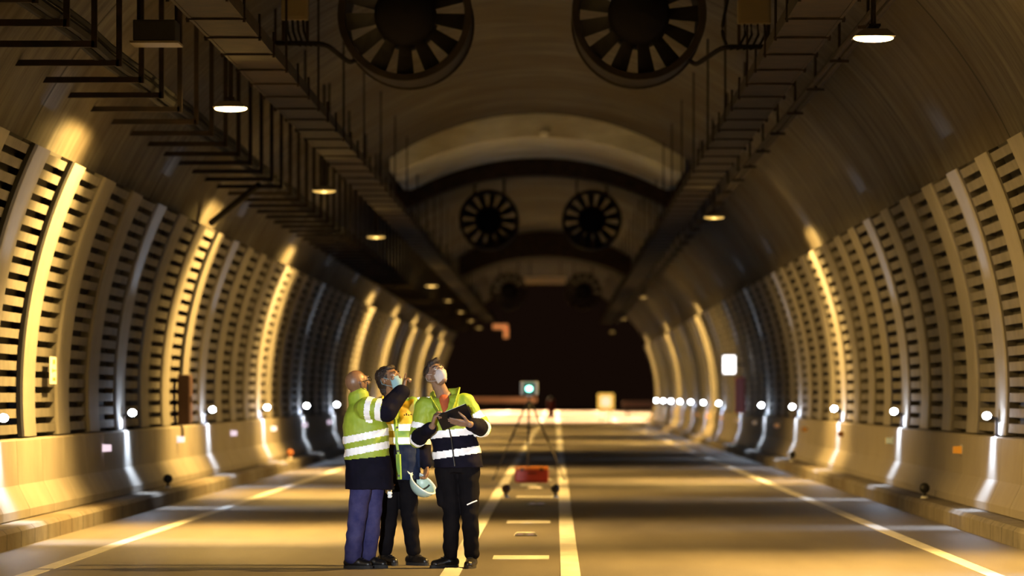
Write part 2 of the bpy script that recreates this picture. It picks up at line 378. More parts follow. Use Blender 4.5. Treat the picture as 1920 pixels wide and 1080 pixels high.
# ------------------------------------------------------------------ LED guide lights and reflectors
def led_fixture(s):
    t = thing('guide_light', '', 'guide light')
    bm = new(); box(bm, (s*5.23, 0, 1.01), (0.06, 0.10, 0.02)); box(bm, (s*5.22, 0.03, 1.10), (0.03, 0.04, 0.20)); box(bm, (s*5.17, 0.03, 1.20), (0.12, 0.04, 0.03)); link('bracket', bm, M_STEELR, t)
    bm = new(); cyl(bm, (s*5.11, 0.09, 1.23), (s*5.11, -0.06, 1.23), 0.045, n=18); link('lamp_body', bm, M_STEELR, t)
    bm = new(); ball(bm, (s*5.10, -0.075, 1.23), (0.050, 0.035, 0.042)); link('lens', bm, M_LEDE, t, smooth=True)
    return t
for s, ys, side in ((-1, LED_LEFT, 'left'), (1, LED_RIGHT, 'right')):
    f0 = led_fixture(s)
    for k, y in enumerate(ys):
        o = f0 if k == 0 else dup(f0)
        o.location = (0, y, 0); nm = 'glowing white guide light on the %s barrier, ' % side
        tag(o, nm+('off the near edge of the photo' if k == 0 else '%s along the row in view' % nth(k-1)), 'guide light', 'white guide lights on the %s barrier' % side)
def reflector(s, y, m, label, group):
    t = thing('barrier_reflector', label, 'reflector', (s*5.185, y, 0.81), group)
    bm = new(); box(bm, (-s*0.0, 0, 0), (0.03, 0.30, 0.12), bevel=0.006); link('back_plate', bm, M_GREY, t)
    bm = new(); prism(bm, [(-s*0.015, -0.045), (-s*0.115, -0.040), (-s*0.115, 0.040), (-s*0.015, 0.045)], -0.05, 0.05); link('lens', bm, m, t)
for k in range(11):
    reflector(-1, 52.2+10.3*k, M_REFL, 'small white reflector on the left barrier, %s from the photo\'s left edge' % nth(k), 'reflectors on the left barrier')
for k in range(10):
    m = (M_REFA, M_REFY, M_REFB)[k] if k < 3 else M_REFA
    reflector(1, 50.5+10.3*k, m, 'small %s reflector on the right barrier, %s from the photo\'s right edge' % ('yellow' if k == 1 else 'brown' if k == 2 else 'amber', nth(k)), 'reflectors on the right barrier')

# small round markers with a pale foot
def ball_marker(loc, label, m=M_BLACK, r=0.065, tint=M_WHITE):
    t = thing('round_marker', label, 'marker', loc, 'round road markers')
    bm = new(); cyl(bm, (0, 0, 0), (0, 0, 0.035), 0.055, 0.04, 14); link('foot', bm, tint, t)
    bm = new(); cyl(bm, (0, 0, 0.035), (0, 0, 0.07), 0.02); ball(bm, (0, 0, 0.07+r), (r, r*0.7, r)); link('knob', bm, m, t, smooth=True)
ball_marker((-4.94+0.02, 58.2, 0.182), 'small black round marker on the left kerb, nearer one')
ball_marker((4.90, 52.4, 0.182), 'small black round marker on the right kerb, nearer one')
ball_marker((4.92, 82.0, 0.183), 'small dark round marker with pale foot on the right kerb, farther one')
ball_marker((-4.92, 85.0, 0.182), 'small rust-brown round marker on the left kerb, farther one', mat('rust paint', (0.45, 0.15, 0.05), 0.5))
ball_marker((-0.335, 60.5, 0.0), 'small dark round marker on the road left of the red case', mat('grey violet rubber', (0.05, 0.03, 0.03), .6))
ball_marker((0.36, 60.5, 0.0), 'small black round marker on the road right of the red case')

# ------------------------------------------------------------------ tripod with signal head, red case
TY = 73.0
tp = thing('tripod', 'tall thin grey survey tripod on the road behind the red case', 'tripod', (CAMX+(992-VPX)*TY/FPX, TY, 0))
bm = new(); cyl(bm, (0, 0, 1.30), (0, 0, 1.36), 0.05, 0.045, 16); cyl(bm, (0, 0, 0.75), (0, 0, 1.44), 0.014); link('head_plate', bm, M_STEEL, tp)
for a in (math.radians(202), math.radians(-22), math.radians(-95)):
    rr = 0.66 if abs(math.cos(a)) > 0.5 else 0.35
    foot = Vector((math.cos(a)*rr, math.sin(a)*rr, 0.02)); top = Vector((math.cos(a)*0.04, math.sin(a)*0.04, 1.33))
    mid = top.lerp(foot, 0.5)
    bm = new(); cyl(bm, top, mid, 0.016); cyl(bm, mid, foot, 0.010); ball(bm, mid, 0.022, 10, 8); lg = link('leg', bm, M_STEEL, tp, smooth=True)
    bm = new(); cyl(bm, foot-Vector((0, 0, 0.02)), foot+Vector((0, 0, 0.03)), 0.02, 0.014); link('foot_tip', bm, M_BLACK, lg)
    bm = new(); cyl(bm, Vector((0, 0, 0.80)), top.lerp(foot, 0.42), 0.006, n=6); link('spreader', bm, M_STEEL, tp)
sc = thing('laser_scanner', 'pale boxy instrument with a glowing green lens on top of the tripod', 'instrument', (CAMX+(992-VPX)*TY/FPX, TY, 1.44))
bm = new(); box(bm, (0, 0, 0.01), (0.13, 0.11, 0.03), bevel=0.005); link('base', bm, M_GREY, sc)
for q in (-1, 1):
    bm = new(); box(bm, (q*0.125, 0, 0.135), (0.06, 0.13, 0.23), bevel=0.015); link('side_post', bm, M_GREY, sc)
bm = new(); box(bm, (0, 0, 0.14), (0.185, 0.12, 0.19), bevel=0.012); link('housing', bm, M_TEAL, sc)
bm = new(); box(bm, (0, 0, 0.245), (0.27, 0.09, 0.02), bevel=0.006); link('handle', bm, M_GREY, sc)
bm = new(); ball(bm, (0, -0.06, 0.13), (0.06, 0.025, 0.05)); link('green_lens', bm, M_GREENE, sc, smooth=True)
cs = thing('equipment_case', 'red plastic case with an orange-lit red lid on the road under the tripod', 'case', (CAMX+(997-VPX)*71.0/FPX, 71.0, 0))
bm = new(); box(bm, (0, 0, 0.12), (0.56, 0.34, 0.22), bevel=0.03); link('body', bm, M_RED, cs)
bm = new(); box(bm, (0, 0, 0.25), (0.57, 0.35, 0.045), bevel=0.015); link('lid', bm, M_REDTOP, cs)
for q in (-0.16, 0.16):
    bm = new(); box(bm, (q, -0.178, 0.225), (0.05, 0.014, 0.05), bevel=0.004); link('latch', bm, M_BLACK, cs)
bm = new(); tube(bm, [(-0.07, -0.17, 0.17), (-0.07, -0.21, 0.17), (0.07, -0.21, 0.17), (0.07, -0.17, 0.17)], 0.009); link('handle', bm, M_BLACK, cs)
bm = new(); box(bm, (0, 0, 0.02), (0.26, 0.3, 0.025), bevel=0.008); tag(link('base_plate', bm, M_WHITE, loc=(CAMX+(991-VPX)*68.0/FPX, 68.4, 0)), 'small pale plate lying on the road in front of the red case', 'plate')

# ------------------------------------------------------------------ jet fans
def fan(x, y, z, R, label, n=13, rot=0.1):
    t = thing('jet_fan', label, 'fan', (x, y, z), 'jet fans under the vault')
    L = 1.5
    bm = new(); r = lathe(bm, [(R*0.90, 0.0), (R*0.99, -0.01), (R, 0.04), (R, 0.10), (R*0.965, 0.12), (R*0.965, L-0.12), (R, L-0.10), (R, L), (R*0.90, L), (R*0.885, L-0.1), (R*0.885, 0.1), (R*0.90, 0.0)], 56)
    link('casing', bm, M_FAN, t, smooth=False)
    bm = new()
    rings = lathe(bm, [(0.001, -0.02), (R*0.2, 0.0), (R*0.40, 0.06), (R*0.46, 0.16), (R*0.46, 0.9), (R*0.3, 1.15), (0.001, 1.25)], 32); link('hub', bm, M_HUB, t, smooth=True)
    for k in range(n):
        a = 2*PI*(k+0.5)/n+rot; bm = new(); hw = 2*PI/n*0.5
        g = []
        for (rr, w) in ((R*0.45, 0.76), (R*0.62, 0.68), (R*0.886, 0.60)):
            row = []
            for side in (-1, 1):
                b_ = a+side*hw*w; yy = 0.20+side*0.035
                row.append((rr*math.cos(b_), yy, rr*math.sin(b_)))
            g.append(row)
        vs = [[bm.verts.new(p) for p in row]+[bm.verts.new((p[0], p[1]+0.02, p[2])) for p in row[::-1]] for row in g]
        for A, B in zip(vs, vs[1:]):
            for i in range(4): bm.faces.new((A[i], A[(i+1) % 4], B[(i+1) % 4], B[i]))
        bm.faces.new(vs[0]); bm.faces.new(vs[-1][::-1])
        link('blade', bm, M_BLADE, t)
    for yy in (0.3, 1.2):
        for q in (-0.5, 0.5):
            xa = x+q*R; th = math.acos(max(-1, min(1, xa/AX))); zc = CZ+BZ*math.sin(th)-z
            bm = new(); cyl(bm, (q*R, yy, R*0.84), (q*R, yy, zc+0.02), 0.025, n=8); box(bm, (q*R, yy, zc-0.02), (0.16, 0.16, 0.03)); link('hanger_rod', bm, M_STEELR, t)
    return t
FX = 1.31
fan(-FX-0.02, 48, 5.75, 0.76, 'large jet fan hanging from the vault, nearest on the left', rot=PI/2)
fan(FX, 48, 5.76, 0.76, 'large jet fan hanging from the vault, nearest on the right', rot=PI/2+0.13)
fan(-FX, 107, 5.87, 0.755, 'jet fan beyond the pale concrete arch, left of the pair', rot=0.2)
fan(FX-0.03, 107, 5.87, 0.755, 'jet fan beyond the pale concrete arch, right of the pair', rot=0.4)
fan(-FX-0.1, 162, 5.42, 0.70, 'small distant jet fan of the farthest pair, left one', rot=0.2)
fan(FX+0.1, 162, 5.42, 0.70, 'small distant jet fan of the farthest pair, right one', rot=0.4)

# arched concrete beams across the vault
def arch(y0, y1, drop, label, m, xr=2.93):
    bm = new(); n = 40
    up = []; lo = []
    for i in range(n+1):
        x = -xr+2*xr*i/n; zt = CZ+BZ*math.sqrt(1-(x/AX)**2)
        d = drop*(1-0.18*abs(x/xr)**2); e = max(0.0, (abs(x)-(xr-0.25))/0.25)
        up.append((x, zt-0.01)); lo.append((x, zt-d+0.12*e*e))
    prism(bm, up+lo[::-1], y0, y1)
    o = link('arch_beam', bm, m); return tag(o, label, 'concrete arch')
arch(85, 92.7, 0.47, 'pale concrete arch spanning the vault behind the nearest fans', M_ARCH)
arch(92.72, 93.6, 0.84, 'thin dark arch right behind the pale concrete arch', M_STEELR, 3.1)
arch(146, 151, 0.86, 'darker distant concrete arch between the second and third fan pairs', M_STEELR)
bm = new(); ball(bm, (0, 0, 0), (0.10, 0.05, 0.07)); box(bm, (0, 0.05, 0), (0.12, 0.04, 0.10), bevel=.01)
p = pix(1020, 250, 84.93); tag(link('survey_target', bm, M_WHITE, loc=(p.x, 84.93, p.z)), 'tiny white target fixed in the middle of the pale concrete arch', 'target')

# ------------------------------------------------------------------ trays, brackets
def zc_at(x): return CZ+BZ*math.sqrt(max(0, 1-(x/AX)**2))
def tray(side, s):
    t = thing('cable_tray', 'long dark cable tray hung under the vault on the %s, above the lamps' % side, 'cable tray', (0, 0, 0))
    x0, x1, z = 2.52, 3.00, 4.93; ya, yb = 26, 205
    for x in (x0, x1):
        bm = new(); box(bm, (s*x, (ya+yb)/2, z+0.06), (0.03, yb-ya, 0.13)); link('side_rail', bm, M_STEELR, t)
    bm = new(); box(bm, (s*(x0+x1)/2, (ya+yb)/2, z+0.012), (x1-x0-0.03, yb-ya, 0.02)); link('tray_floor', bm, M_STEELR, t)
    for i, (x, r) in enumerate(((2.60, 0.04), (2.69, 0.035), (2.79, 0.045), (2.90, 0.04))):
        bm = new(); pts = [(s*(x+0.012*math.sin(j*1.7+i)), ya+j*(yb-ya)/80, z+0.045+r+0.01*math.sin(j*2.3+i)) for j in range(81)]; tube(bm, pts, r, 6); link('cable', bm, M_CABLE, t)
    k = 0; y = ya+1
    while y < yb and k < 90:
        bm = new()
        for x in (x0-0.02, x1+0.02):
            cyl(bm, (s*x, y, z-0.04), (s*x, y, zc_at(x)+0.02 if k % 3 == (0 if s < 0 else 1) else z+0.22), 0.013 if x < 2.9 else 0.016, n=6)
        box(bm, (s*(x0+x1)/2, y, z-0.01), (x1-x0+0.08, 0.03, 0.02)); link('hanger', bm, M_STEELR, t); y += 2.05; k += 1
tray('left', -1); tray('right', 1)
# outer rack on the left: L-shaped brackets with a long rail and cables
rk = thing('cable_rack', 'row of dark L-shaped steel brackets carrying cables along the upper left wall', 'cable rack', (0, 0, 0))
zb = 4.50
y = 30.7; k = 0
while y < 204 and k < 90:
    bm = new(); xo = AX*math.sqrt(1-((zb-CZ)/BZ)**2)+0.02
    box(bm, (-(3.63+xo)/2, y, zb), (xo-3.63, 0.06, 0.055)); box(bm, (-3.63, y, (zb+zc_at(3.63))/2-0.01), (0.05, 0.06, zc_at(3.63)-zb+0.05))
    link('bracket', bm, M_STEELR, rk); y += 2.1; k += 1
for x, z, r in ((3.72, 4.57, 0.045), (3.83, 4.56, 0.035), (3.71, 4.66, 0.03)):
    bm = new(); tube(bm, [(-x-0.01*math.sin(j*1.3), 29+j*2.0, z+0.012*math.sin(j*2.1)) for j in range(88)], r, 6); link('cable', bm, M_CABLE, rk)
# outer rail on the right, nearer the lamps
rr = thing('conduit_run', 'thin dark conduit run under the vault just left of the right-hand lamps', 'conduit', (0, 0, 0))
for x, z in ((3.28, 4.98), (3.36, 4.98)):
    bm = new(); cyl(bm, (x, 26, z), (x, 204, z), 0.035, n=8); link('pipe', bm, M_STEELR, rr)
for k in range(43):
    y = 28+4.1*k; bm = new(); cyl(bm, (3.32, y, 4.93), (3.32, y, zc_at(3.32)+0.02), 0.015, n=6); box(bm, (3.32, y, 4.93), (0.2, 0.05, 0.03)); link('hanger', bm, M_STEELR, rr)

# sodium lamps
def lamp(glass):
    t = thing('tunnel_lamp', '', 'lamp')
    bm = new(); prism(bm, [(-0.175, 0.004), (-0.10, 0.062), (0.10, 0.062), (0.175, 0.004)], -0.24, 0.24); link('housing', bm, M_LAMPH, t)
    bm = new(); ball(bm, (0, 0, 0.0), (0.172, 0.20, 0.032), 24, 12); link('lamp_glass', bm, glass, t)
    bm = new(); ztop = zc_at(LAMP_X)-LAMP_H+0.02
    for q in (-0.12, 0.12): cyl(bm, (0, q, 0.08), (0, q, ztop), 0.014, n=8)
    box(bm, (0, 0, 0.10), (0.10, 0.34, 0.02)); link('hanger', bm, M_STEELR, t)
    return t
protos = {}
for s, ys, side in ((-1, SOD_LEFT, 'left'), (1, SOD_RIGHT, 'right')):
    for k, y in enumerate(ys):
        key = 'hot' if y < 50 else 'dim' if (s < 0 and y < 130) or y < 80 else 'off'
        if key in protos: o = dup(protos[key])
        else: o = protos[key] = lamp({'hot': M_SODE, 'dim': M_SODD, 'off': M_SODX}[key])
        o.location = (s*LAMP_X, y, LAMP_H)
        kk = k-1 if s < 0 else k
        if kk < 0: lb = 'amber tunnel lamp on the left, nearer than the photo shows'
        else: lb = ('blazing amber tunnel lamp under the vault, nearest on the %s' % side) if kk == 0 else 'amber tunnel lamp under the vault on the %s, %s from the front' % (side, nth(kk))
        tag(o, lb, 'lamp', 'amber tunnel lamps')

# equipment near the first fans
def hung_cabinet(px0, px1, pyb, Y, label, s):
    a = pix(px0, pyb, Y); b = pix(px1, pyb, Y); t = thing('junction_box', label, 'junction box', ((a.x+b.x)/2, Y, a.z))
    w = b.x-a.x
    bm = new(); box(bm, (0, 0, 0.28), (w, 0.22, 0.56), bevel=0.012); link('box_body', bm, M_GREYBOX, t)
    bm = new(); box(bm, (0, -0.115, 0.28), (w*0.9, 0.012, 0.5), bevel=0.004); link('door', bm, M_GREYBOX, t)
    zt = zc_at((a.x+b.x)/2)-a.z
    for q in (-0.45, 0.45):
        bm = new(); box(bm, (q*w, 0.08, zt/2-0.1), (0.035, 0.035, zt+0.25)); link('bracket', bm, M_STEELR, t)
    for i in range(4):
        x = w*(-0.3+0.2*i); bm = new(); tube(bm, [(x, 0, 0.02), (x+0.01, 0, -0.12), (x+0.05*s, 0, -0.24), (x+0.16*s, 0, -0.28)], 0.016, 6); link('cable', bm, M_CABLE, t)
hung_cabinet(528, 578, 38, 47.0, 'hanging junction box with cables left of the nearest left fan', 1)
hung_cabinet(1383, 1445, 45, 47.0, 'hanging junction box with cables right of the nearest right fan', -1)
def conduit(pts, Y, label, r=0.028, name='conduit_pipe'):
    bm = new(); P = [pix(x, y, Y+d) for x, y, d in pts]
    # rounded corners
    Q = [P[0]]
    for a, b, c in zip(P, P[1:], P[2:]):
        for t in (0.0, 0.25, 0.5, 0.75, 1.0):
            p0 = b.lerp(a, min(0.5, 0.12/max((a-b).length, .01))); p2 = b.lerp(c, min(0.5, 0.12/max((c-b).length, .01)))
            Q.append((p0*(1-t)**2+b*2*t*(1-t)+p2*t*t))
    Q.append(P[-1]); tube(bm, Q, r, 8); return tag(link(name, bm, M_CABLE), label, 'conduit')
conduit([(470, 80, 0), (610, 82, 0), (655, 118, 0.5), (672, 110, 0.9)], 47.6, 'dark conduit bending from the left tray to the nearest left fan')
conduit([(1515, 88, 0), (1355, 88, 0), (1305, 122, 0.5), (1290, 112, 0.9)], 47.6, 'dark conduit bending from the right tray to the nearest right fan')
conduit([(1368, -20, 0), (1352, 60, 0), (1362, 84, 0)], 47.2, 'thin black cable looping down beside the right junction box', 0.018)
t = thing('junction_box', 'low dark equipment box sitting on the left bracket row', 'junction box', (-3.42, 40.5, 4.80))
bm = new(); box(bm, (0, 0, 0.1), (0.40, 0.5, 0.20), bevel=0.012); link('box_body', bm, M_BLACK, t)
bm = new(); box(bm, (0, 0, -0.012), (0.46, 0.55, 0.02)); link('shelf', bm, M_GREYBOX, t)
for q in (-0.18, 0.18):
    bm = new(); cyl(bm, (q, 0.1, 0.18), (q, 0.1, zc_at(3.42-q)-4.80+0.02), 0.016, n=8); link('hanger', bm, M_STEELR, t)
# dark pipe leaning from the rack to the wall
bm = new(); a = pix(485, 347, 61.5); b = pix(412, 418, 62.5)
thb = th_of(b.z); xb = -ell(thb, 0.19)[0]
tube(bm, [a, Vector((xb, 62.5, b.z))], 0.05, 8); tag(link('drain_pipe', bm, M_CABLE), 'thick black pipe slanting from the left bracket row to a lit wall rib', 'pipe')

# wall fittings
t = thing('fire_cabinet', 'tall dark red box standing on the left barrier against the wall', 'cabinet', (-5.14, 63.4, 1.02))
bm = new(); box(bm, (0.0, 0, 0.37), (0.17, 0.5, 0.74), bevel=0.012); link('box_body', bm, M_CAB, t)
bm = new(); box(bm, (0.09, 0, 0.37), (0.012, 0.44, 0.68), bevel=0.003); d = link('door', bm, M_CAB, t)
bm = new(); box(bm, (0.104, -0.15, 0.37), (0.02, 0.02, 0.10)); link('handle', bm, M_STEEL, d)
sy = 47.2; thS = th_of(1.72); xs = -ell(thS, 0.225)[0]
t = thing('escape_sign', 'narrow white escape sign with green symbols on a lit left wall rib', 'sign', (xs, sy, 1.58))
bm = new(); box(bm, (0, 0, 0.15), (0.015, 0.52, 0.30)); link('sign_plate', bm, mat('sign white', (0.85, 0.83, 0.75), .5), t)
bm = new(); X = 0.010
box(bm, (X, 0, 0.245), (0.004, 0.20, 0.05)); box(bm, (X, 0, 0.15), (0.004, 0.34, 0.018))
box(bm, (X, -0.13, 0.165), (0.004, 0.06, 0.015)); box(bm, (X, -0.13, 0.135), (0.004, 0.06, 0.015)); box(bm, (X, 0.02, 0.055), (0.004, 0.24, 0.035))
link('sign_symbols', bm, mat('sign olive', (0.30, 0.28, 0.06), .5), t)
t = thing('lit_sign', 'glowing white rectangular sign above a red cabinet on the right wall', 'sign', (4.72, 107, 1.98))
bm = new(); box(bm, (0, 0.03, 0.25), (0.36, 0.10, 0.50), bevel=0.02); link('sign_box', bm, M_GREY, t)
bm = new(); box(bm, (0, -0.035, 0.25), (0.29, 0.03, 0.43), bevel=0.01); link('sign_face', bm, M_SIGNE, t)
bm = new(); box(bm, (0.24, 0.03, 0.25), (0.36, 0.04, 0.04)); link('wall_arm', bm, M_STEEL, t)
t = thing('fire_cabinet', 'slim red cabinet on the right barrier under the glowing white sign', 'cabinet', (4.98, 107, 1.02))
bm = new(); box(bm, (0, 0, 0.45), (0.24, 0.5, 0.90), bevel=0.015); link('box_body', bm, M_HOSE, t)
bm = new(); box(bm, (0, -0.256, 0.45), (0.19, 0.012, 0.80), bevel=0.003); link('door', bm, M_HOSE, t)

# distant things
p = pix(1022, 526, 168); t = thing('header_board', 'pale horizontal board hanging under the vault between the farthest fans', 'board', (p.x, 168, p.z))
bm = new(); box(bm, (0, 0, 0), (1.6, 0.12, 0.28), bevel=0.02); link('board', bm, mat('pale board', (0.75, .62, .5), .5), t)
for q in (-0.6, 0.6):
    bm = new(); cyl(bm, (q, 0, 0.1), (q, 0, zc_at(p.x+q)-p.z+0.02), 0.02, n=8); link('hanger', bm, M_STEELR, t)
p = pix(940, 621, 205); t = thing('lane_sign', 'orange L-shaped lit sign high near the far tunnel mouth', 'sign', (p.x, 205, p.z))
bm = new(); box(bm, (-0.05, 0, 0.22), (0.72, 0.06, 0.22)); box(bm, (0.22, 0, -0.1), (0.22, 0.06, 0.46)); link('sign_face', bm, M_ORGE, t)
bm = new(); cyl(bm, (0.2, 0.06, 0.2), (0.2, 0.06, zc_at(p.x+.2)-p.z+.02), 0.03, n=8); box(bm, (-0.02, 0.06, 0.15), (0.8, 0.05, 0.45)); link('sign_frame', bm, M_STEEL, t)
p = pix(1136, 753, 235); t = thing('road_sign', 'glowing yellow-edged square sign low beyond the tunnel mouth', 'sign', (p.x, 235, 0))
bm = new(); box(bm, (0, 0, p.z), (0.86, 0.06, 0.86), bevel=0.02); link('sign_rim', bm, M_YELE, t)
bm = new(); box(bm, (0, -0.035, p.z), (0.50, 0.02, 0.52)); link('sign_face', bm, M_PINKE, t)
bm = new(); 
for q in (-0.25, 0.25): cyl(bm, (q, 0.05, 0), (q, 0.05, p.z), 0.03, n=8)
link('post', bm, M_STEEL, t)
M_RAIL = mat('guard rail paint', (0.90, 0.50, 0.30), 0.5)
for (xa, xb, yc, Y, lb) in ((862, 1006, 750, 395, 'long pale guard rail beyond the tunnel mouth, left of the tripod'), (1168, 1236, 758, 300, 'short dull guard rail beyond the tunnel mouth, at the right')):
    a = pix(xa, yc, Y); b = pix(xb, yc, Y); t = thing('guard_rail', lb, 'guard rail', ((a.x+b.x)/2, Y, 0)); w = b.x-a.x
    bm = new(); box(bm, (0, 0, a.z), (w, 0.08, 0.42), bevel=0.03); link('rail', bm, M_RAIL, t)
    for k in range(int(w/2)+1):
        bm = new(); box(bm, (-w/2+0.3+k*2.0, 0.09, a.z/2), (0.12, 0.10, a.z)); link('post', bm, M_STEEL, t)
p = pix(1033, 756, 300); t = thing('marker_post', 'dim reddish post standing beyond the tunnel mouth right of the tripod', 'post', (p.x, 300, 0))
bm = new(); cyl(bm, (0, 0, 0), (0, 0, 1.2), 0.25, 0.22, 16); link('post_body', bm, M_RED, t)
bm = new(); cyl(bm, (0, 0, 1.2), (0, 0, 1.35), 0.18, 0.05, 16); link('cap', bm, M_WHITE, t)
# ground and slope outside
bm = new(); box(bm, (-28, 330, -0.2), (44.4, 236, 0.3)); box(bm, (28, 330, -0.2), (44.4, 236, 0.3)); box(bm, (0, 470, -0.1), (100, 36, 0.3))
tag(link('verge_ground', bm, mat('dark verge', (0.03, 0.022, 0.015), 0.9, noise_=0.5, col2=(0.05, 0.04, 0.02)),), kind='structure')
for (x, y) in ((-9.5, 250), (9.5, 262), (-10.5, 320), (10.5, 335), (-10.5, 372)):
    s = 1 if x > 0 else -1
    t = thing('street_lamp', 'street lamp outside the tunnel on the %s, %s beyond the mouth' % ('left' if x < 0 else 'right', 'first' if y < 300 else 'second' if y < 350 else 'third'), 'street lamp', (x+s*1.2, y, 0), 'street lamps outside')
    bm = new(); cyl(bm, (0, 0, 0), (0, 0, 8.4), 0.09, 0.06, 10); link('pole', bm, M_STEEL, t)
    bm = new(); cyl(bm, (0, 0, 8.38), (-s*1.2, 0, 8.45), 0.04, n=8); box(bm, (-s*1.2, 0, 8.42), (0.5, 0.25, 0.12), bevel=.02); link('lamp_head', bm, M_LAMPH, t)

# ------------------------------------------------------------------ people
class Solid:
    """rounded, tapering pieces that are fused into ONE continuous surface"""
    def __init__(s): s.bm = new(); s.parts = []
    def cap(s, p0, p1, r0, r1, name='', flat=1.0, side=None, n=16):
        p0, p1 = Vector(p0), Vector(p1); d = p1-p0; L = d.length; R = frame(d)
        if side is not None:
            z = d.normalized(); x = Vector(side)-z*Vector(side).dot(z); x.normalize(); R = Matrix((x, z.cross(x), z)).transposed()
        rows = []
        prof = [(-r0*math.cos(a), r0*math.sin(a)) for a in (0.35, 0.8, 1.2, PI/2)]+[(L+r1*math.sin(a), r1*math.cos(a)) for a in (0, 0.4, 0.8, 1.25)]
        for h, r in prof:
            rows.append([s.bm.verts.new(p0+R @ Vector((math.cos(2*PI*i/n)*r, math.sin(2*PI*i/n)*r*flat, h))) for i in range(n)])
        for a, b in zip(rows, rows[1:]):
            for i in range(n): s.bm.faces.new((a[i], a[(i+1) % n], b[(i+1) % n], b[i]))
        s.bm.faces.new(rows[0][::-1]); s.bm.faces.new(rows[-1]); s.parts.append((name, p0, p1, r0, r1))
    def chain(s, pts, rs, name='', flat=1.0, side=None):
        for i in range(len(pts)-1): s.cap(pts[i], pts[i+1], rs[i], rs[i+1], (name, i) if name else '', flat, side)
    def ell(s, c, r, rot=None, name=''):
        ball(s.bm, Vector(c), r, 20, 14, rot); s.parts.append((name, Vector(c), Vector(c)+Vector((0, 0, 1e-4)), max(r), max(r)))
    def loft(s, rings, n=28, name=''):
        """rings: (centre, half width, half depth, turn)"""
        rows = []
        for c, a, b, t in rings:
            ct, st = math.cos(t), math.sin(t); row = []
            for i in range(n):
                u = 2*PI*i/n; x = a*math.copysign(abs(math.cos(u))**0.85, math.cos(u)); y = b*math.copysign(abs(math.sin(u))**0.85, math.sin(u))
                row.append(s.bm.verts.new((c[0]+x*ct-y*st, c[1]+x*st+y*ct, c[2])))
            rows.append(row)
        for a, b in zip(rows, rows[1:]):
            for i in range(n): s.bm.faces.new((a[i], a[(i+1) % n], b[(i+1) % n], b[i]))
        s.bm.faces.new(rows[0][::-1]); s.bm.faces.new(rows[-1])
        s.parts.append((name, Vector(rings[0][0]), Vector(rings[-1][0]), rings[0][1], rings[-1][1]))
    def mesh(s, name, voxel, smooth=2, wrinkle=0.0, wscale=9.0, cut=None):
        me = bpy.data.meshes.new(name); bmesh.ops.recalc_face_normals(s.bm, faces=s.bm.faces[:]); s.bm.to_mesh(me); s.bm.free()
        o = bpy.data.objects.new(name, me); COL.objects.link(o)
        m = o.modifiers.new('r', 'REMESH'); m.mode = 'VOXEL'; m.voxel_size = voxel; m.adaptivity = 0
        dg = bpy.context.evaluated_depsgraph_get(); dg.update()
        me2 = bpy.data.meshes.new_from_object(o.evaluated_get(dg)); bpy.data.objects.remove(o)
        bm = bmesh.new(); bm.from_mesh(me2); bpy.data.meshes.remove(me2)
        for _ in range(smooth): bmesh.ops.smooth_vert(bm, verts=bm.verts[:], factor=0.5, use_axis_x=True, use_axis_y=True, use_axis_z=True)
        if wrinkle:
            bm.normal_update()
            for v in bm.verts:
                q = v.co*wscale; w = noise.noise(Vector((q.x*0.9, q.y*0.9, q.z*1.7)))+0.5*noise.noise(q*2.3+Vector((3, 1, 7)))
                v.co += v.normal*w*wrinkle
        bm.normal_update()
        return bm
def finish(bm, name, mats, parent, cls=None):
    if cls:
        for f in bm.faces: f.material_index = cls(f.calc_center_median())
    me = bpy.data.meshes.new(name); bm.to_mesh(me)
    for m in (mats if isinstance(mats, (list, tuple)) else [mats]): me.materials.append(m)
    for p in me.polygons: p.use_smooth = True
    o = bpy.data.objects.new(name, me); COL.objects.link(o); o.parent = parent; return o
def seg_t(p, a, b):
    d = b-a; t = max(0, min(1, (p-a).dot(d)/max(d.length_squared, 1e-9))); return t, (p-(a+d*t)).length
def tape(bm, test, parent, label=None, off=0.004):
    """strip of reflective tape laid over the cloth: copies of the faces that pass the test, thickened"""
    nb = bmesh.new(); mp = {}
    def gv(v, k):
        key = (v.index, k)
        if key not in mp: mp[key] = nb.verts.new(v.co+v.normal*(off if k else -0.004))
        return mp[key]
    bm.verts.index_update(); sel = [f for f in bm.faces if test(f.calc_center_median())]
    S = set(sel)
    for f in sel:
        nb.faces.new([gv(v, 1) for v in f.verts]); nb.faces.new([gv(v, 0) for v in f.verts][::-1])
        for e in f.edges:
            if sum(1 for g in e.link_faces if g in S) == 1:
                l = next(l for l in f.loops if l.edge == e); a, b = l.vert, l.link_loop_next.vert
                nb.faces.new((gv(a, 1), gv(a, 0), gv(b, 0), gv(b, 1)))
    me = bpy.data.meshes.new('reflective_tape'); nb.to_mesh(me); nb.free(); me.materials.append(M_TAPE)
    o = bpy.data.objects.new('reflective_tape', me); COL.objects.link(o); o.parent = parent
    return o
